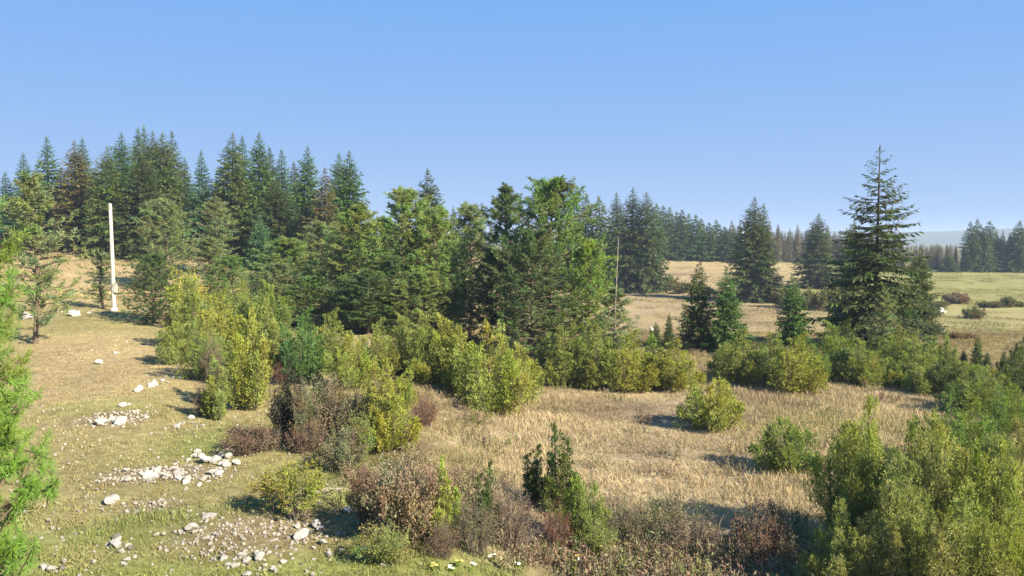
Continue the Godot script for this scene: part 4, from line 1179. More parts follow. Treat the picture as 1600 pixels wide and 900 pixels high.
	plant("field_bush", "bush_far", 27.37, -128.05, 1.88, 4.08, "leaf_field", "low bush in the hedge between the pale fields", "bush", "bushes in the far fields")
	plant("field_bush", "bush_far", 28.91, -161.30, 2.86, 3.34, "leaf_field", "bush beside the dark trio, halfway up the sandy field", "bush", "bushes in the far fields")
	plant("field_bush", "bush_far", 28.67, -119.80, 1.95, 3.82, "leaf_field", "bush in the hedge behind the stiff young spruce", "bush", "bushes in the far fields")
	plant("field_bush", "bush_far", 35.21, -103.80, 2.69, 3.64, "leaf_field", "olive bush behind the bright green young spruce", "bush", "bushes in the far fields")
	plant("field_bush", "bush_far", 37.51, -101.05, 2.61, 4.83, "leaf_field", "wide olive bush under the medium field spruce", "bush", "bushes in the far fields")
	plant("field_bush", "bush_far", 41.43, -102.80, 3.00, 4.42, "leaf_field", "olive bush close to the shady side of the great spruce", "bush", "bushes in the far fields")
	plant("field_bush", "bush_far", 42.55, -97.80, 3.14, 4.67, "leaf_field", "bush glimpsed through the great spruce's lower branches", "bush", "bushes in the far fields")
	plant("field_bush", "bush_far", 54.82, -104.80, 0.87, 2.17, "leaf_field", "low green tussocky bush in the strip between the two right fields", "bush", "low bushes in the strip between fields")
	plant("field_bush", "bush_far", 55.94, -104.55, 0.85, 2.16, "leaf_field", "low green tussocky bush in the strip between the two right fields", "bush", "low bushes in the strip between fields")
	plant("field_bush", "bush_far", 61.47, -104.30, 0.85, 2.16, "leaf_field", "low green tussocky bush in the strip between the two right fields", "bush", "low bushes in the strip between fields")
	plant("field_bush", "bush_far", 62.66, -103.80, 0.85, 2.15, "leaf_field", "low green tussocky bush in the strip between the two right fields", "bush", "low bushes in the strip between fields")
	plant("field_bush", "bush_far", 66.60, -105.30, 0.88, 2.18, "leaf_field", "low green tussocky bush in the strip between the two right fields", "bush", "low bushes in the strip between fields")

	# stones
	stone(-11.01, -21.25, 0.41, "large white stone nearest the track centre, egg shaped", "")
	stone(-10.45, -21.20, 0.45, "large white block with a smaller stone at its foot", "")
	stone(-11.45, -23.40, 0.27, "white stone above the two large white ones", "")
	stone(-11.31, -23.55, 0.18, "small stone beside the one above the two large ones", "")
	stone(-7.50, -14.85, 0.32, "big flat pale stone alone in the turf", "")
	stone(-5.35, -14.00, 0.24, "tall white stone standing in the small stone group", "")
	stone(-5.48, -13.50, 0.21, "white stone at the tip of the small stone group", "")
	stone(-7.52, -16.45, 0.26, "round white stone at the lower edge of the heap", "")
	stone(-6.87, -17.80, 0.38, "largest white block on top of the stone heap", "")
	stone(-6.47, -12.85, 0.22, "biggest white stone of the near left heap", "")
	stone(-3.40, -13.75, 0.21, "pale boxy stone below the green saplings", "")
	stone(-3.55, -13.25, 0.26, "broad white stone among the near chips", "")
	stone(-2.37, -12.75, 0.17, "round white stone at the shrub's dark foot", "")
	stone(-3.95, -12.30, 0.22, "white stone in the heap at the bottom of the picture", "")
	stone(-8.89, -22.00, 0.21, "white stone lying in the shadow on the track", "")
	stone(-8.89, -21.05, 0.20, "white stone at the rim of the shadow on the track", "")
	stone(-12.15, -27.00, 0.37, "white stone at the middle of the line on the track", "")
	stone(-12.27, -26.20, 0.36, "white stone at the near end of the line on the track", "")
	stone(-16.60, -32.10, 0.37, "white stone among chips higher up the track", "")
	stone(-28.62, -47.25, 0.83, "white slab behind the thin open pine", "")
	stone(-26.84, -49.10, 0.67, "long pale slab lying along the crest of the track", "")
	stone(-3.02, -14.55, 0.20, "white stone just under the dead branch tip", "")
	stone(14.00, -80.30, 0.78, "white stone at the edge of the pale field", "")
	stone(16.24, -32.10, 0.50, "whitish stone at the foot of the pale olive juniper", "")
	stone(-1.98, -12.20, 0.12, "pale stone at the corner of the green verge", "")
	stone(-3.11, -13.00, 0.18, "white stone in the chips beside the brown shrubs", "")
	stone(-2.91, -12.55, 0.12, "small round stone below the one in the chips", "")
	stone(-6.95, -16.60, 0.21, "sizeable white stone on the track side of the stone heap", "stones in the heap beside the track")
	stone(-7.23, -17.20, 0.07, "tiny white stone on the track side of the stone heap", "stones in the heap beside the track")
	stone(-7.65, -18.45, 0.07, "tiny white stone along the far edge of the stone heap", "stones in the heap beside the track")
	stone(-6.14, -16.65, 0.14, "middling greyish stone on the shrub side of the stone heap", "stones in the heap beside the track", "limestone_grey")
	stone(-6.38, -17.65, 0.14, "middling white stone on the shrub side of the stone heap", "stones in the heap beside the track")
	stone(-6.71, -17.10, 0.11, "small greyish stone in the middle of the stone heap", "stones in the heap beside the track", "limestone_grey")
	stone(-6.45, -16.60, 0.06, "tiny white stone along the near edge of the stone heap", "stones in the heap beside the track")
	stone(-6.99, -16.50, 0.11, "small white stone on the track side of the stone heap", "stones in the heap beside the track")
	stone(-7.22, -17.10, 0.10, "small white stone on the track side of the stone heap", "stones in the heap beside the track")
	stone(-6.29, -17.45, 0.19, "sizeable white stone on the shrub side of the stone heap", "stones in the heap beside the track")
	stone(-6.62, -16.50, 0.08, "small greyish stone along the near edge of the stone heap", "stones in the heap beside the track", "limestone_grey")
	stone(-7.19, -18.35, 0.21, "sizeable white stone along the far edge of the stone heap", "stones in the heap beside the track")
	stone(-6.54, -17.95, 0.07, "tiny white stone on the shrub side of the stone heap", "stones in the heap beside the track")
	stone(-6.70, -17.90, 0.25, "sizeable white stone on the shrub side of the stone heap", "stones in the heap beside the track")
	stone(-6.22, -16.80, 0.17, "middling white stone on the shrub side of the stone heap", "stones in the heap beside the track")
	stone(-6.33, -16.75, 0.23, "sizeable white stone on the shrub side of the stone heap", "stones in the heap beside the track")
	stone(-6.44, -16.85, 0.07, "tiny greyish stone on the shrub side of the stone heap", "stones in the heap beside the track", "limestone_grey")
	stone(-7.04, -18.05, 0.12, "middling white stone in the middle of the stone heap", "stones in the heap beside the track")
	stone(-6.21, -16.15, 0.06, "tiny white stone along the near edge of the stone heap", "stones in the heap beside the track")
	stone(-6.32, -16.70, 0.07, "tiny white stone on the shrub side of the stone heap", "stones in the heap beside the track")
	stone(-6.49, -17.80, 0.08, "small white stone on the shrub side of the stone heap", "stones in the heap beside the track")
	stone(-6.33, -16.25, 0.19, "sizeable white stone along the near edge of the stone heap", "stones in the heap beside the track")
	stone(-6.08, -16.55, 0.07, "tiny white stone on the shrub side of the stone heap", "stones in the heap beside the track")
	stone(-7.20, -18.40, 0.09, "small greyish stone along the far edge of the stone heap", "stones in the heap beside the track", "limestone_grey")
	stone(-6.26, -16.80, 0.07, "tiny white stone on the shrub side of the stone heap", "stones in the heap beside the track")
	stone(-6.65, -16.20, 0.22, "sizeable white stone along the near edge of the stone heap", "stones in the heap beside the track")
	stone(-7.58, -17.95, 0.07, "tiny greyish stone on the track side of the stone heap", "stones in the heap beside the track", "limestone_grey")
	stone(-6.76, -18.35, 0.08, "tiny greyish stone on the shrub side of the stone heap", "stones in the heap beside the track", "limestone_grey")
	stone(-7.59, -19.15, 0.08, "tiny white stone along the far edge of the stone heap", "stones in the heap beside the track")
	stone(-6.89, -18.40, 0.10, "small greyish stone on the shrub side of the stone heap", "stones in the heap beside the track", "limestone_grey")
	stone(-6.21, -17.15, 0.07, "tiny white stone on the shrub side of the stone heap", "stones in the heap beside the track")
	stone(-6.28, -15.85, 0.12, "middling white stone along the near edge of the stone heap", "stones in the heap beside the track")
	stone(-6.19, -16.20, 0.06, "tiny white stone along the near edge of the stone heap", "stones in the heap beside the track")
	stone(-7.50, -17.70, 0.13, "middling white stone on the track side of the stone heap", "stones in the heap beside the track")
	stone(-6.78, -17.80, 0.07, "tiny white stone on the shrub side of the stone heap", "stones in the heap beside the track")
	stone(-6.88, -17.10, 0.07, "tiny white stone in the middle of the stone heap", "stones in the heap beside the track")
	stone(-7.10, -17.50, 0.09, "small white stone in the middle of the stone heap", "stones in the heap beside the track")
	stone(-6.46, -17.60, 0.15, "middling white stone on the shrub side of the stone heap", "stones in the heap beside the track")
	stone(-6.68, -17.10, 0.07, "tiny white stone in the middle of the stone heap", "stones in the heap beside the track")
	stone(-7.72, -19.10, 0.07, "tiny white stone along the far edge of the stone heap", "stones in the heap beside the track")
	stone(-7.18, -16.95, 0.08, "small white stone on the track side of the stone heap", "stones in the heap beside the track")
	stone(-6.25, -16.80, 0.16, "middling white stone on the shrub side of the stone heap", "stones in the heap beside the track")
	stone(-7.45, -18.80, 0.19, "sizeable white stone along the far edge of the stone heap", "stones in the heap beside the track")
	stone(-6.59, -16.00, 0.20, "sizeable white stone along the near edge of the stone heap", "stones in the heap beside the track")
	stone(-6.84, -16.25, 0.19, "sizeable white stone on the track side of the stone heap", "stones in the heap beside the track")
	stone(-7.36, -18.00, 0.13, "middling white stone on the track side of the stone heap", "stones in the heap beside the track")
	stone(-6.17, -16.65, 0.24, "sizeable white stone on the shrub side of the stone heap", "stones in the heap beside the track")
	stone(-7.29, -18.35, 0.17, "middling white stone along the far edge of the stone heap", "stones in the heap beside the track")
	stone(-7.01, -16.55, 0.07, "tiny white stone on the track side of the stone heap", "stones in the heap beside the track")
	stone(-6.34, -17.20, 0.10, "small white stone on the shrub side of the stone heap", "stones in the heap beside the track")
	stone(-7.43, -18.50, 0.14, "middling white stone along the far edge of the stone heap", "stones in the heap beside the track")
	stone(-6.75, -17.10, 0.08, "small white stone in the middle of the stone heap", "stones in the heap beside the track")
	stone(-7.46, -16.45, 0.18, "sizeable white stone in the middle of the thin tail of the heap", "stones in the tail of the heap")
	stone(-8.24, -16.40, 0.08, "small white stone on the track side of the thin tail of the heap", "stones in the tail of the heap")
	stone(-7.35, -16.35, 0.15, "sizeable white stone along the near edge of the thin tail of the heap", "stones in the tail of the heap")
	stone(-7.59, -17.35, 0.11, "middling white stone on the shrub side of the thin tail of the heap", "stones in the tail of the heap")
	stone(-7.21, -16.50, 0.16, "sizeable white stone along the near edge of the thin tail of the heap", "stones in the tail of the heap")
	stone(-8.33, -17.70, 0.08, "tiny greyish stone along the far edge of the thin tail of the heap", "stones in the tail of the heap", "limestone_grey")
	stone(-8.05, -16.65, 0.07, "tiny white stone on the track side of the thin tail of the heap", "stones in the tail of the heap")
	stone(-8.31, -17.20, 0.08, "small white stone along the far edge of the thin tail of the heap", "stones in the tail of the heap")
	stone(-7.32, -17.15, 0.07, "tiny greyish stone on the shrub side of the thin tail of the heap", "stones in the tail of the heap", "limestone_grey")
	stone(-7.69, -17.00, 0.14, "middling white stone in the middle of the thin tail of the heap", "stones in the tail of the heap")
	stone(-7.70, -16.20, 0.06, "tiny greyish stone along the near edge of the thin tail of the heap", "stones in the tail of the heap", "limestone_grey")
	stone(-7.79, -16.70, 0.16, "sizeable white stone in the middle of the thin tail of the heap", "stones in the tail of the heap")
	stone(-7.58, -16.75, 0.12, "middling white stone in the middle of the thin tail of the heap", "stones in the tail of the heap")
	stone(-8.34, -17.15, 0.16, "sizeable white stone along the far edge of the thin tail of the heap", "stones in the tail of the heap")
	stone(-8.05, -17.20, 0.10, "small greyish stone in the middle of the thin tail of the heap", "stones in the tail of the heap", "limestone_grey")
	stone(-7.24, -17.00, 0.14, "middling greyish stone on the shrub side of the thin tail of the heap", "stones in the tail of the heap", "limestone_grey")
	stone(-7.58, -16.35, 0.13, "middling white stone along the near edge of the thin tail of the heap", "stones in the tail of the heap")
	stone(-8.44, -17.20, 0.09, "small white stone on the track side of the thin tail of the heap", "stones in the tail of the heap")
	stone(-7.58, -16.95, 0.19, "sizeable white stone in the middle of the thin tail of the heap", "stones in the tail of the heap")
	stone(-7.23, -16.55, 0.12, "middling white stone along the near edge of the thin tail of the heap", "stones in the tail of the heap")
	stone(-7.87, -16.20, 0.17, "sizeable white stone on the track side of the thin tail of the heap", "stones in the tail of the heap")
	stone(-7.36, -17.20, 0.13, "middling white stone on the shrub side of the thin tail of the heap", "stones in the tail of the heap")
	stone(-6.77, -18.90, 0.13, "middling white stone along the far edge of the stones under the low brown shrub", "stones under the bank shrubs")
	stone(-6.14, -17.65, 0.20, "sizeable white stone along the near edge of the stones under the low brown shrub", "stones under the bank shrubs")
	stone(-6.88, -18.15, 0.08, "small white stone on the track side of the stones under the low brown shrub", "stones under the bank shrubs")
	stone(-6.45, -18.80, 0.07, "tiny white stone along the far edge of the stones under the low brown shrub", "stones under the bank shrubs")
	stone(-6.88, -18.20, 0.10, "small greyish stone on the track side of the stones under the low brown shrub", "stones under the bank shrubs", "limestone_grey")
	stone(-6.48, -18.45, 0.16, "sizeable greyish stone in the middle of the stones under the low brown shrub", "stones under the bank shrubs", "limestone_grey")
	stone(-6.48, -17.65, 0.07, "tiny greyish stone along the near edge of the stones under the low brown shrub", "stones under the bank shrubs", "limestone_grey")
	stone(-6.81, -18.00, 0.17, "sizeable white stone on the track side of the stones under the low brown shrub", "stones under the bank shrubs")
	stone(-6.22, -18.60, 0.20, "sizeable greyish stone on the shrub side of the stones under the low brown shrub", "stones under the bank shrubs", "limestone_grey")
	stone(-6.27, -17.90, 0.08, "small white stone along the near edge of the stones under the low brown shrub", "stones under the bank shrubs")
	stone(-6.78, -18.45, 0.17, "sizeable white stone along the far edge of the stones under the low brown shrub", "stones under the bank shrubs")
	stone(-6.40, -17.75, 0.16, "sizeable white stone along the near edge of the stones under the low brown shrub", "stones under the bank shrubs")
	stone(-6.12, -17.65, 0.20, "sizeable white stone along the near edge of the stones under the low brown shrub", "stones under the bank shrubs")
	stone(-6.69, -18.30, 0.11, "middling white stone in the middle of the stones under the low brown shrub", "stones under the bank shrubs")
	stone(-6.51, -18.20, 0.20, "sizeable white stone in the middle of the stones under the low brown shrub", "stones under the bank shrubs")
	stone(-6.62, -17.65, 0.11, "middling white stone on the track side of the stones under the low brown shrub", "stones under the bank shrubs")
	stone(-5.65, -14.15, 0.06, "middling white stone in the middle of the chips round the standing stone", "chips around the standing stone")
	stone(-5.35, -14.20, 0.05, "tiny white stone on the shrub side of the chips round the standing stone", "chips around the standing stone")
	stone(-5.34, -13.80, 0.09, "sizeable white stone along the near edge of the chips round the standing stone", "chips around the standing stone")
	stone(-5.74, -14.00, 0.04, "tiny white stone on the track side of the chips round the standing stone", "chips around the standing stone")
	stone(-5.50, -14.10, 0.09, "middling greyish stone in the middle of the chips round the standing stone", "chips around the standing stone", "limestone_grey")
	stone(-5.44, -13.80, 0.08, "middling white stone along the near edge of the chips round the standing stone", "chips around the standing stone")
	stone(-5.62, -13.75, 0.04, "tiny white stone along the near edge of the chips round the standing stone", "chips around the standing stone")
	stone(-5.33, -13.80, 0.04, "tiny greyish stone on the shrub side of the chips round the standing stone", "chips around the standing stone", "limestone_grey")
	stone(-5.81, -14.10, 0.05, "small white stone on the track side of the chips round the standing stone", "chips around the standing stone")
	stone(-5.73, -14.10, 0.04, "tiny white stone in the middle of the chips round the standing stone", "chips around the standing stone")
	stone(-5.84, -14.30, 0.10, "sizeable white stone along the far edge of the chips round the standing stone", "chips around the standing stone")
	stone(-5.55, -14.20, 0.08, "middling white stone along the far edge of the chips round the standing stone", "chips around the standing stone")
	stone(-5.50, -14.20, 0.05, "small white stone on the shrub side of the chips round the standing stone", "chips around the standing stone")
	stone(-5.33, -13.55, 0.10, "sizeable greyish stone along the near edge of the chips round the standing stone", "chips around the standing stone", "limestone_grey")
	stone(-6.00, -12.20, 0.05, "tiny greyish stone along the near edge of the small near heap", "stones in the small near heap", "limestone_grey")
	stone(-6.18, -12.75, 0.11, "middling greyish stone along the far edge of the small near heap", "stones in the small near heap", "limestone_grey")
	stone(-6.42, -12.60, 0.05, "tiny white stone on the track side of the small near heap", "stones in the small near heap")
	stone(-6.60, -13.15, 0.15, "sizeable greyish stone along the far edge of the small near heap", "stones in the small near heap", "limestone_grey")
	stone(-6.66, -12.95, 0.07, "small white stone on the track side of the small near heap", "stones in the small near heap")
	stone(-6.13, -12.50, 0.05, "tiny greyish stone in the middle of the small near heap", "stones in the small near heap", "limestone_grey")
	stone(-6.60, -12.95, 0.08, "middling greyish stone on the track side of the small near heap", "stones in the small near heap", "limestone_grey")
	stone(-6.01, -12.30, 0.11, "sizeable white stone along the near edge of the small near heap", "stones in the small near heap")
	stone(-6.13, -12.60, 0.05, "tiny white stone in the middle of the small near heap", "stones in the small near heap")
	stone(-6.57, -12.80, 0.06, "small white stone on the track side of the small near heap", "stones in the small near heap")
	stone(-6.54, -12.85, 0.08, "middling greyish stone on the track side of the small near heap", "stones in the small near heap", "limestone_grey")
	stone(-6.59, -13.20, 0.05, "tiny white stone along the far edge of the small near heap", "stones in the small near heap")
	stone(-6.39, -12.95, 0.05, "tiny greyish stone along the far edge of the small near heap", "stones in the small near heap", "limestone_grey")
	stone(-6.25, -12.60, 0.13, "sizeable white stone in the middle of the small near heap", "stones in the small near heap")
	stone(-6.56, -13.15, 0.09, "middling white stone along the far edge of the small near heap", "stones in the small near heap")
	stone(-6.56, -12.95, 0.15, "sizeable white stone on the track side of the small near heap", "stones in the small near heap")
	stone(-6.01, -12.15, 0.10, "middling white stone along the near edge of the small near heap", "stones in the small near heap")
	stone(-6.23, -12.80, 0.13, "sizeable white stone along the far edge of the small near heap", "stones in the small near heap")
	stone(-6.55, -13.10, 0.11, "middling white stone along the far edge of the small near heap", "stones in the small near heap")
	stone(-6.30, -12.75, 0.06, "small white stone in the middle of the small near heap", "stones in the small near heap")
	stone(-5.94, -12.40, 0.08, "middling white stone on the shrub side of the small near heap", "stones in the small near heap")
	stone(-5.94, -12.10, 0.09, "middling white stone along the near edge of the small near heap", "stones in the small near heap")
	stone(-7.21, -12.20, 0.08, "middling white stone along the far edge of the cluster at the frame's bottom edge", "stones at the bottom of the track")
	stone(-6.89, -12.05, 0.10, "middling white stone on the shrub side of the cluster at the frame's bottom edge", "stones at the bottom of the track")
	stone(-7.02, -12.05, 0.09, "middling white stone in the middle of the cluster at the frame's bottom edge", "stones at the bottom of the track")
	stone(-7.00, -11.95, 0.06, "tiny greyish stone along the near edge of the cluster at the frame's bottom edge", "stones at the bottom of the track", "limestone_grey")
	stone(-7.09, -12.05, 0.06, "tiny white stone in the middle of the cluster at the frame's bottom edge", "stones at the bottom of the track")
	stone(-7.21, -12.10, 0.14, "sizeable white stone on the track side of the cluster at the frame's bottom edge", "stones at the bottom of the track")
	stone(-6.89, -12.05, 0.11, "sizeable greyish stone on the shrub side of the cluster at the frame's bottom edge", "stones at the bottom of the track", "limestone_grey")
	stone(-7.28, -12.20, 0.06, "tiny white stone on the track side of the cluster at the frame's bottom edge", "stones at the bottom of the track")
	stone(-6.92, -11.95, 0.06, "tiny white stone along the near edge of the cluster at the frame's bottom edge", "stones at the bottom of the track")
	stone(-7.08, -12.05, 0.13, "sizeable white stone in the middle of the cluster at the frame's bottom edge", "stones at the bottom of the track")
	stone(-7.23, -12.10, 0.07, "small white stone on the track side of the cluster at the frame's bottom edge", "stones at the bottom of the track")
	stone(-7.22, -12.20, 0.06, "small white stone along the far edge of the cluster at the frame's bottom edge", "stones at the bottom of the track")
	stone(-4.13, -12.15, 0.05, "tiny greyish stone in the middle of the bottom heap", "stones in the bottom heap", "limestone_grey")
	stone(-3.74, -11.90, 0.06, "small white stone along the near edge of the bottom heap", "stones in the bottom heap")
	stone(-4.12, -12.20, 0.16, "sizeable white stone in the middle of the bottom heap", "stones in the bottom heap")
	stone(-3.57, -12.05, 0.07, "small white stone on the shrub side of the bottom heap", "stones in the bottom heap")
	stone(-3.85, -12.25, 0.08, "small white stone on the shrub side of the bottom heap", "stones in the bottom heap")
	stone(-4.26, -12.40, 0.16, "sizeable white stone along the far edge of the bottom heap", "stones in the bottom heap")
	stone(-4.30, -12.25, 0.09, "middling white stone in the middle of the bottom heap", "stones in the bottom heap")
	stone(-4.05, -12.10, 0.08, "small greyish stone in the middle of the bottom heap", "stones in the bottom heap", "limestone_grey")
	stone(-4.52, -12.05, 0.07, "small white stone on the track side of the bottom heap", "stones in the bottom heap")
	stone(-4.49, -12.30, 0.12, "middling white stone on the track side of the bottom heap", "stones in the bottom heap")
	stone(-3.54, -12.20, 0.11, "middling white stone on the shrub side of the bottom heap", "stones in the bottom heap")
	stone(-3.61, -11.90, 0.11, "middling white stone on the shrub side of the bottom heap", "stones in the bottom heap")
	stone(-4.25, -12.00, 0.10, "middling white stone along the near edge of the bottom heap", "stones in the bottom heap")
	stone(-4.57, -12.35, 0.11, "middling greyish stone on the track side of the bottom heap", "stones in the bottom heap", "limestone_grey")
	stone(-3.95, -11.70, 0.14, "sizeable white stone along the near edge of the bottom heap", "stones in the bottom heap")
	stone(-3.96, -12.15, 0.05, "tiny white stone in the middle of the bottom heap", "stones in the bottom heap")
	stone(-4.28, -12.25, 0.08, "middling greyish stone in the middle of the bottom heap", "stones in the bottom heap", "limestone_grey")
	stone(-3.64, -12.00, 0.08, "middling white stone on the shrub side of the bottom heap", "stones in the bottom heap")
	stone(-4.32, -11.95, 0.05, "tiny white stone along the near edge of the bottom heap", "stones in the bottom heap")
	stone(-4.27, -12.60, 0.05, "tiny greyish stone along the far edge of the bottom heap", "stones in the bottom heap", "limestone_grey")
	stone(-4.05, -12.50, 0.12, "middling white stone along the far edge of the bottom heap", "stones in the bottom heap")
	stone(-4.34, -12.05, 0.12, "sizeable white stone on the track side of the bottom heap", "stones in the bottom heap")
	stone(-4.58, -12.55, 0.06, "small white stone along the far edge of the bottom heap", "stones in the bottom heap")
	stone(-4.27, -12.60, 0.07, "small white stone along the far edge of the bottom heap", "stones in the bottom heap")
	stone(-3.61, -12.00, 0.05, "tiny greyish stone on the shrub side of the bottom heap", "stones in the bottom heap", "limestone_grey")
	stone(-4.52, -12.25, 0.10, "middling white stone on the track side of the bottom heap", "stones in the bottom heap")
	stone(-4.13, -12.30, 0.05, "tiny white stone in the middle of the bottom heap", "stones in the bottom heap")
	stone(-3.79, -12.05, 0.10, "middling white stone on the shrub side of the bottom heap", "stones in the bottom heap")
	stone(-4.12, -12.05, 0.06, "small white stone in the middle of the bottom heap", "stones in the bottom heap")
	stone(-4.21, -12.05, 0.10, "middling white stone in the middle of the bottom heap", "stones in the bottom heap")
	stone(-2.97, -13.40, 0.10, "sizeable white stone on the shrub side of the chips below the saplings", "chips below the saplings")
	stone(-3.43, -13.45, 0.05, "small white stone along the far edge of the chips below the saplings", "chips below the saplings")
	stone(-2.94, -13.35, 0.04, "tiny white stone on the shrub side of the chips below the saplings", "chips below the saplings")
	stone(-3.57, -12.55, 0.05, "small white stone along the near edge of the chips below the saplings", "chips below the saplings")
	stone(-3.11, -12.35, 0.08, "sizeable white stone along the near edge of the chips below the saplings", "chips below the saplings")
	stone(-3.32, -13.60, 0.04, "tiny white stone along the far edge of the chips below the saplings", "chips below the saplings")
	stone(-3.25, -13.30, 0.04, "tiny white stone on the shrub side of the chips below the saplings", "chips below the saplings")
	stone(-3.92, -13.05, 0.11, "sizeable white stone on the track side of the chips below the saplings", "chips below the saplings")
	stone(-3.42, -13.15, 0.06, "middling white stone in the middle of the chips below the saplings", "chips below the saplings")
	stone(-3.22, -12.80, 0.08, "middling white stone in the middle of the chips below the saplings", "chips below the saplings")
	stone(-2.91, -12.65, 0.04, "tiny white stone on the shrub side of the chips below the saplings", "chips below the saplings")
	stone(-3.71, -13.30, 0.04, "tiny white stone along the far edge of the chips below the saplings", "chips below the saplings")
	stone(-4.02, -13.05, 0.05, "small greyish stone on the track side of the chips below the saplings", "chips below the saplings", "limestone_grey")
	stone(-2.94, -13.15, 0.05, "small white stone on the shrub side of the chips below the saplings", "chips below the saplings")
	stone(-3.72, -13.70, 0.11, "sizeable white stone along the far edge of the chips below the saplings", "chips below the saplings")
	stone(-3.34, -13.65, 0.10, "sizeable white stone along the far edge of the chips below the saplings", "chips below the saplings")
	stone(-3.29, -13.70, 0.11, "sizeable white stone along the far edge of the chips below the saplings", "chips below the saplings")
	stone(-3.98, -13.00, 0.08, "sizeable white stone on the track side of the chips below the saplings", "chips below the saplings")
	stone(-3.59, -12.75, 0.08, "middling white stone in the middle of the chips below the saplings", "chips below the saplings")
	stone(-3.54, -12.70, 0.04, "tiny white stone in the middle of the chips below the saplings", "chips below the saplings")
	stone(-3.37, -12.15, 0.04, "tiny greyish stone along the near edge of the chips below the saplings", "chips below the saplings", "limestone_grey")
	stone(-2.92, -12.50, 0.08, "middling greyish stone on the shrub side of the chips below the saplings", "chips below the saplings", "limestone_grey")
	stone(-2.97, -12.75, 0.06, "middling white stone on the shrub side of the chips below the saplings", "chips below the saplings")
	stone(-3.20, -12.90, 0.04, "tiny greyish stone in the middle of the chips below the saplings", "chips below the saplings", "limestone_grey")
	stone(-3.19, -12.25, 0.06, "middling greyish stone along the near edge of the chips below the saplings", "chips below the saplings", "limestone_grey")
	stone(-3.19, -12.55, 0.04, "tiny white stone along the near edge of the chips below the saplings", "chips below the saplings")
	stone(-3.44, -12.35, 0.08, "sizeable white stone along the near edge of the chips below the saplings", "chips below the saplings")
	stone(-3.25, -12.15, 0.09, "sizeable greyish stone along the near edge of the chips below the saplings", "chips below the saplings", "limestone_grey")
	stone(-4.09, -13.15, 0.05, "small greyish stone on the track side of the chips below the saplings", "chips below the saplings", "limestone_grey")
	stone(-2.76, -12.70, 0.08, "sizeable white stone on the shrub side of the chips below the saplings", "chips below the saplings")
	stone(-11.17, -22.15, 0.07, "tiny white stone on the track side of the chips round the two large stones", "chips around the two large stones")
	stone(-11.12, -22.60, 0.07, "tiny white stone along the far edge of the chips round the two large stones", "chips around the two large stones")
	stone(-10.57, -21.05, 0.11, "middling white stone along the near edge of the chips round the two large stones", "chips around the two large stones")
	stone(-10.30, -21.50, 0.07, "small white stone in the middle of the chips round the two large stones", "chips around the two large stones")
	stone(-10.72, -22.75, 0.11, "middling white stone along the far edge of the chips round the two large stones", "chips around the two large stones")
	stone(-10.26, -21.05, 0.06, "tiny white stone along the near edge of the chips round the two large stones", "chips around the two large stones")
	stone(-10.07, -21.90, 0.14, "sizeable white stone on the shrub side of the chips round the two large stones", "chips around the two large stones")
	stone(-10.18, -21.55, 0.11, "middling greyish stone on the shrub side of the chips round the two large stones", "chips around the two large stones", "limestone_grey")
	stone(-10.95, -21.75, 0.16, "sizeable white stone on the track side of the chips round the two large stones", "chips around the two large stones")
	stone(-10.72, -22.55, 0.13, "middling white stone along the far edge of the chips round the two large stones", "chips around the two large stones")
	stone(-12.20, -27.85, 0.19, "sizeable white stone in the middle of the stone line across the track", "stones in the line across the track")
	stone(-12.61, -27.05, 0.08, "tiny white stone on the track side of the stone line across the track", "stones in the line across the track")
	stone(-12.16, -26.90, 0.08, "tiny white stone along the near edge of the stone line across the track", "stones in the line across the track")
	stone(-12.50, -26.60, 0.09, "small white stone on the track side of the stone line across the track", "stones in the line across the track")
	stone(-11.95, -27.70, 0.11, "small white stone on the shrub side of the stone line across the track", "stones in the line across the track")
	stone(-12.44, -28.65, 0.08, "tiny white stone along the far edge of the stone line across the track", "stones in the line across the track")
	stone(-12.49, -27.80, 0.13, "middling white stone along the far edge of the stone line across the track", "stones in the line across the track")
	stone(-11.86, -28.45, 0.18, "sizeable white stone on the shrub side of the stone line across the track", "stones in the line across the track")
	stone(-12.56, -27.45, 0.10, "small white stone on the track side of the stone line across the track", "stones in the line across the track")
	stone(-12.13, -26.90, 0.10, "small white stone along the near edge of the stone line across the track", "stones in the line across the track")
	stone(-12.08, -27.05, 0.16, "middling white stone in the middle of the stone line across the track", "stones in the line across the track")
	stone(-12.10, -28.45, 0.16, "middling white stone on the shrub side of the stone line across the track", "stones in the line across the track")
	stone(-12.34, -27.95, 0.08, "tiny greyish stone in the middle of the stone line across the track", "stones in the line across the track", "limestone_grey")
	stone(-12.73, -27.90, 0.09, "tiny white stone along the far edge of the stone line across the track", "stones in the line across the track")
	stone(-12.41, -28.60, 0.08, "tiny white stone along the far edge of the stone line across the track", "stones in the line across the track")
	stone(-12.08, -27.45, 0.10, "small greyish stone in the middle of the stone line across the track", "stones in the line across the track", "limestone_grey")
	stone(-18.92, -38.20, 0.12, "small white stone on the shrub side of the dry upper track", "chips in the dry part of the track")
	stone(-20.44, -39.60, 0.11, "small white stone along the far edge of the dry upper track", "chips in the dry part of the track")
	stone(-18.55, -35.30, 0.10, "small white stone in the middle of the dry upper track", "chips in the dry part of the track")
	stone(-18.45, -38.30, 0.14, "middling white stone on the shrub side of the dry upper track", "chips in the dry part of the track")
	stone(-18.06, -36.45, 0.10, "small white stone on the shrub side of the dry upper track", "chips in the dry part of the track")
	stone(-17.63, -35.30, 0.11, "small white stone on the shrub side of the dry upper track", "chips in the dry part of the track")
	stone(-19.94, -39.50, 0.09, "tiny white stone along the far edge of the dry upper track", "chips in the dry part of the track")
	stone(-19.25, -39.00, 0.10, "small white stone on the shrub side of the dry upper track", "chips in the dry part of the track")
	stone(-17.16, -34.50, 0.20, "sizeable white stone along the near edge of the dry upper track", "chips in the dry part of the track")
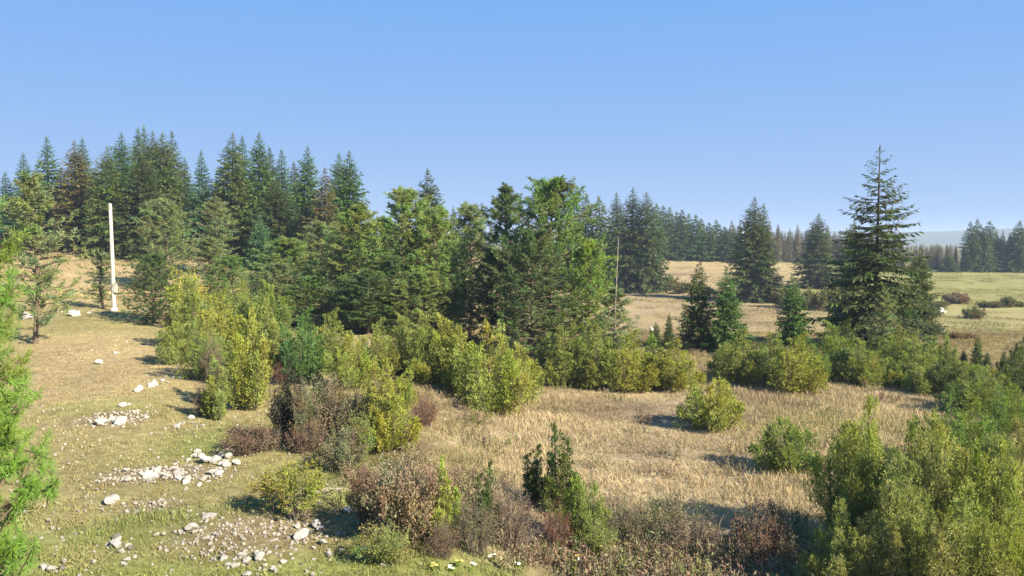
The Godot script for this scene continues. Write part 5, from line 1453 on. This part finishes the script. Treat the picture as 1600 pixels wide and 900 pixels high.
	stone(-20.40, -38.55, 0.09, "tiny white stone along the far edge of the dry upper track", "chips in the dry part of the track")
	stone(-19.32, -36.15, 0.08, "tiny white stone in the middle of the dry upper track", "chips in the dry part of the track")
	stone(-19.79, -35.75, 0.09, "small white stone on the track side of the dry upper track", "chips in the dry part of the track")
	stone(-18.00, -33.30, 0.08, "tiny white stone along the near edge of the dry upper track", "chips in the dry part of the track")
	stone(-17.09, -34.65, 0.11, "middling white stone along the near edge of the dry upper track", "chips in the dry part of the track")
	stone(-8.93, -21.35, 0.11, "sizeable white stone on the track side of the chips at the shadow's rim", "chips at the rim of the shadow")
	stone(-8.56, -21.80, 0.05, "tiny white stone along the far edge of the chips at the shadow's rim", "chips at the rim of the shadow")
	stone(-8.58, -20.90, 0.05, "tiny white stone along the near edge of the chips at the shadow's rim", "chips at the rim of the shadow")
	stone(-8.54, -21.55, 0.07, "middling greyish stone in the middle of the chips at the shadow's rim", "chips at the rim of the shadow", "limestone_grey")
	stone(-8.30, -21.30, 0.12, "sizeable white stone in the middle of the chips at the shadow's rim", "chips at the rim of the shadow")
	stone(-8.89, -21.55, 0.08, "middling white stone along the far edge of the chips at the shadow's rim", "chips at the rim of the shadow")
	stone(-8.85, -21.00, 0.09, "sizeable greyish stone on the track side of the chips at the shadow's rim", "chips at the rim of the shadow", "limestone_grey")
	stone(-8.34, -21.05, 0.05, "tiny white stone along the near edge of the chips at the shadow's rim", "chips at the rim of the shadow")
	stone(-8.88, -21.40, 0.07, "small white stone in the middle of the chips at the shadow's rim", "chips at the rim of the shadow")
	stone(-8.98, -21.40, 0.08, "middling greyish stone on the track side of the chips at the shadow's rim", "chips at the rim of the shadow", "limestone_grey")
	stone(51.28, -96.05, 0.89, "sizeable white stone in the middle of the white pile in the lower field", "stones in the white field pile")
	stone(51.07, -96.30, 0.63, "middling white stone on the track side of the white pile in the lower field", "stones in the white field pile")
	stone(53.59, -100.05, 0.59, "small white stone along the far edge of the white pile in the lower field", "stones in the white field pile")
	stone(52.06, -96.55, 0.53, "small white stone along the far edge of the white pile in the lower field", "stones in the white field pile")
	stone(53.38, -101.05, 0.61, "small white stone on the track side of the white pile in the lower field", "stones in the white field pile")
	stone(50.76, -96.05, 0.50, "small white stone on the track side of the white pile in the lower field", "stones in the white field pile")
	stone(53.83, -100.80, 0.74, "middling white stone along the far edge of the white pile in the lower field", "stones in the white field pile")
	stone(51.96, -97.05, 0.62, "middling white stone along the far edge of the white pile in the lower field", "stones in the white field pile")
	stone(-24.56, -51.05, 0.18, "small white stone on the shrub side of the crest by the pole", "stones on the crest by the pole")
	stone(-23.99, -52.05, 0.19, "small white stone on the shrub side of the crest by the pole", "stones on the crest by the pole")
	stone(-26.34, -50.15, 0.15, "tiny greyish stone along the near edge of the crest by the pole", "stones on the crest by the pole", "limestone_grey")
	stone(-24.25, -52.95, 0.22, "middling white stone on the shrub side of the crest by the pole", "stones on the crest by the pole")
	stone(-28.40, -50.55, 0.15, "tiny white stone on the track side of the crest by the pole", "stones on the crest by the pole")
	stone(-29.02, -51.20, 0.15, "tiny white stone on the track side of the crest by the pole", "stones on the crest by the pole")
	stone(-24.28, -50.80, 0.28, "sizeable greyish stone on the shrub side of the crest by the pole", "stones on the crest by the pole", "limestone_grey")
	stone(-25.63, -50.25, 0.16, "small greyish stone along the near edge of the crest by the pole", "stones on the crest by the pole", "limestone_grey")
	stone(-24.66, -52.95, 0.17, "small white stone on the shrub side of the crest by the pole", "stones on the crest by the pole")
	stone(-26.52, -50.70, 0.15, "tiny white stone in the middle of the crest by the pole", "stones on the crest by the pole")
	stone(-26.29, -49.85, 0.27, "sizeable white stone along the near edge of the crest by the pole", "stones on the crest by the pole")
	stone(-27.30, -50.55, 0.16, "small white stone on the track side of the crest by the pole", "stones on the crest by the pole")
	stone(-10.00, -20.05, 0.08, "sizeable greyish stone in the middle of the open turf", "lone chips in the turf", "limestone_grey")
	stone(-10.45, -18.85, 0.08, "sizeable white stone in the middle of the open turf", "lone chips in the turf")
	stone(-8.44, -16.60, 0.04, "tiny white stone along the near edge of the open turf", "lone chips in the turf")
	stone(-9.52, -18.95, 0.07, "middling greyish stone in the middle of the open turf", "lone chips in the turf", "limestone_grey")
	stone(-9.85, -21.00, 0.08, "middling greyish stone on the shrub side of the open turf", "lone chips in the turf", "limestone_grey")
	stone(-12.41, -22.70, 0.06, "small greyish stone along the far edge of the open turf", "lone chips in the turf", "limestone_grey")
	stone(-9.00, -17.35, 0.06, "middling greyish stone along the near edge of the open turf", "lone chips in the turf", "limestone_grey")
	stone(-9.06, -17.75, 0.06, "middling white stone along the near edge of the open turf", "lone chips in the turf")

	# flowers and dead wood
	flower(-0.35, -13.30, 0.12, "petal_white", "tall white flower head standing clear in the verge", "wild flowers in the green verge")
	flower(0.13, -13.30, 0.12, "petal_white", "brightest white flower in the middle of the verge", "wild flowers in the green verge")
	flower(-0.92, -12.40, 0.10, "petal_white", "cream flower at the start of the flowery verge", "wild flowers in the green verge")
	flower(-0.84, -12.60, 0.11, "petal_yellow", "yellowish flower touching the cream one", "wild flowers in the green verge")
	flower(-0.61, -12.65, 0.13, "petal_white", "cream flower between the yellowish and the tall white one", "wild flowers in the green verge")
	flower(-0.19, -13.15, 0.12, "petal_yellow", "orange yellow flower beside the brightest white one", "wild flowers in the green verge")
	flower(0.95, -14.10, 0.13, "petal_yellow", "yellow flower just below the crimson crimson shrub", "wild flowers in the green verge")
	flower(1.19, -14.35, 0.14, "petal_yellow", "larger pale yellow flower below the crimson shrub", "wild flowers in the green verge")
	flower(1.22, -14.15, 0.13, "petal_white", "cream flower hanging from the larger pale yellow one", "wild flowers in the green verge")
	flower(1.75, -14.20, 0.13, "petal_white", "white flower alone past the crimson shrub", "wild flowers in the green verge")
	flower(-1.23, -12.25, 0.10, "petal_yellow", "dull yellow flower near the brown twigs", "wild flowers in the green verge")
	flower(5.14, -16.25, 0.16, "petal_white", "white flower in the shade of the foreground clump", "wild flowers in the green verge")
	dead_branch(-3.23, -15.80, 0.90, 3, "pale forked dead branch leaning by the brown shrub")
	dead_branch(3.91, -16.25, 1.20, 4, "grey dead branch lying in the purple weeds")
	dead_branch(4.08, -15.70, 0.90, 5, "smaller dead branch below the grey one in the weeds")

	# the far woods, which read as one mass, and the grasses
	scatter("ridge_wood", P.spruce_distant[1], M.spruce_olive, far_places(150, 301, 6.5, 10.0, func(x, d): return x > -60.0 and x < 0.30 * d and d < 300.0), far_tint(150, 0), "dark spruce wood behind the row of slender spruces on the ridge")
	scatter("valley_wood", P.spruce_far[1], M.wood_grey, far_places(760, 302, 7.5, 11.0, func(x, d): return x >= 0.26 * d and absf(x / d - 0.525) > 0.045), far_tint(760, 1), "hazy grey brown wood closing the valley behind the fields")
	scatter("bare_wood", P.spruce_distant[1], M.wood_grey, far_places(70, 305, 5.5, 7.5, func(x, d): return absf(x / d - 0.525) <= 0.045), far_tint(70, 2), "low brown thinly leaved wood in front of the hazy hill")
	scatter("hill_wood", P.spruce_distant[1], M.spruce_green, hill_places(150, 303), far_tint(150, 0), "shaded spruces deep inside the hill clumps")
	build_grass()
	build_chips()


func far_tint(count: int, mode: int) -> PackedColorArray:
	rng.seed = 400 + mode
	var out := PackedColorArray()
	for i in count:
		var k := rnd(0.6, 1.0)
		out.append(Color(k, k * rnd(0.78, 1.0), k * rnd(0.7, 1.0)) if mode == 0 or rng.randf() < 0.55 else Color(k, k * 0.88, k * 0.78))
	return out


func hill_places(count: int, sd: int) -> Array:
	rng.seed = sd
	var out := []
	while out.size() < count:
		var d := rnd(108.0, 150.0)
		var x := d * rnd(-1.15, -0.22)
		var h := rnd(8.5, 11.0)
		out.append(Transform3D(Basis(Vector3.UP, rng.randf() * TAU).scaled(Vector3(0.9, h / 14.0, 0.9)), Vector3(x, ground(x, -d) - 0.2, -d)))
	return out
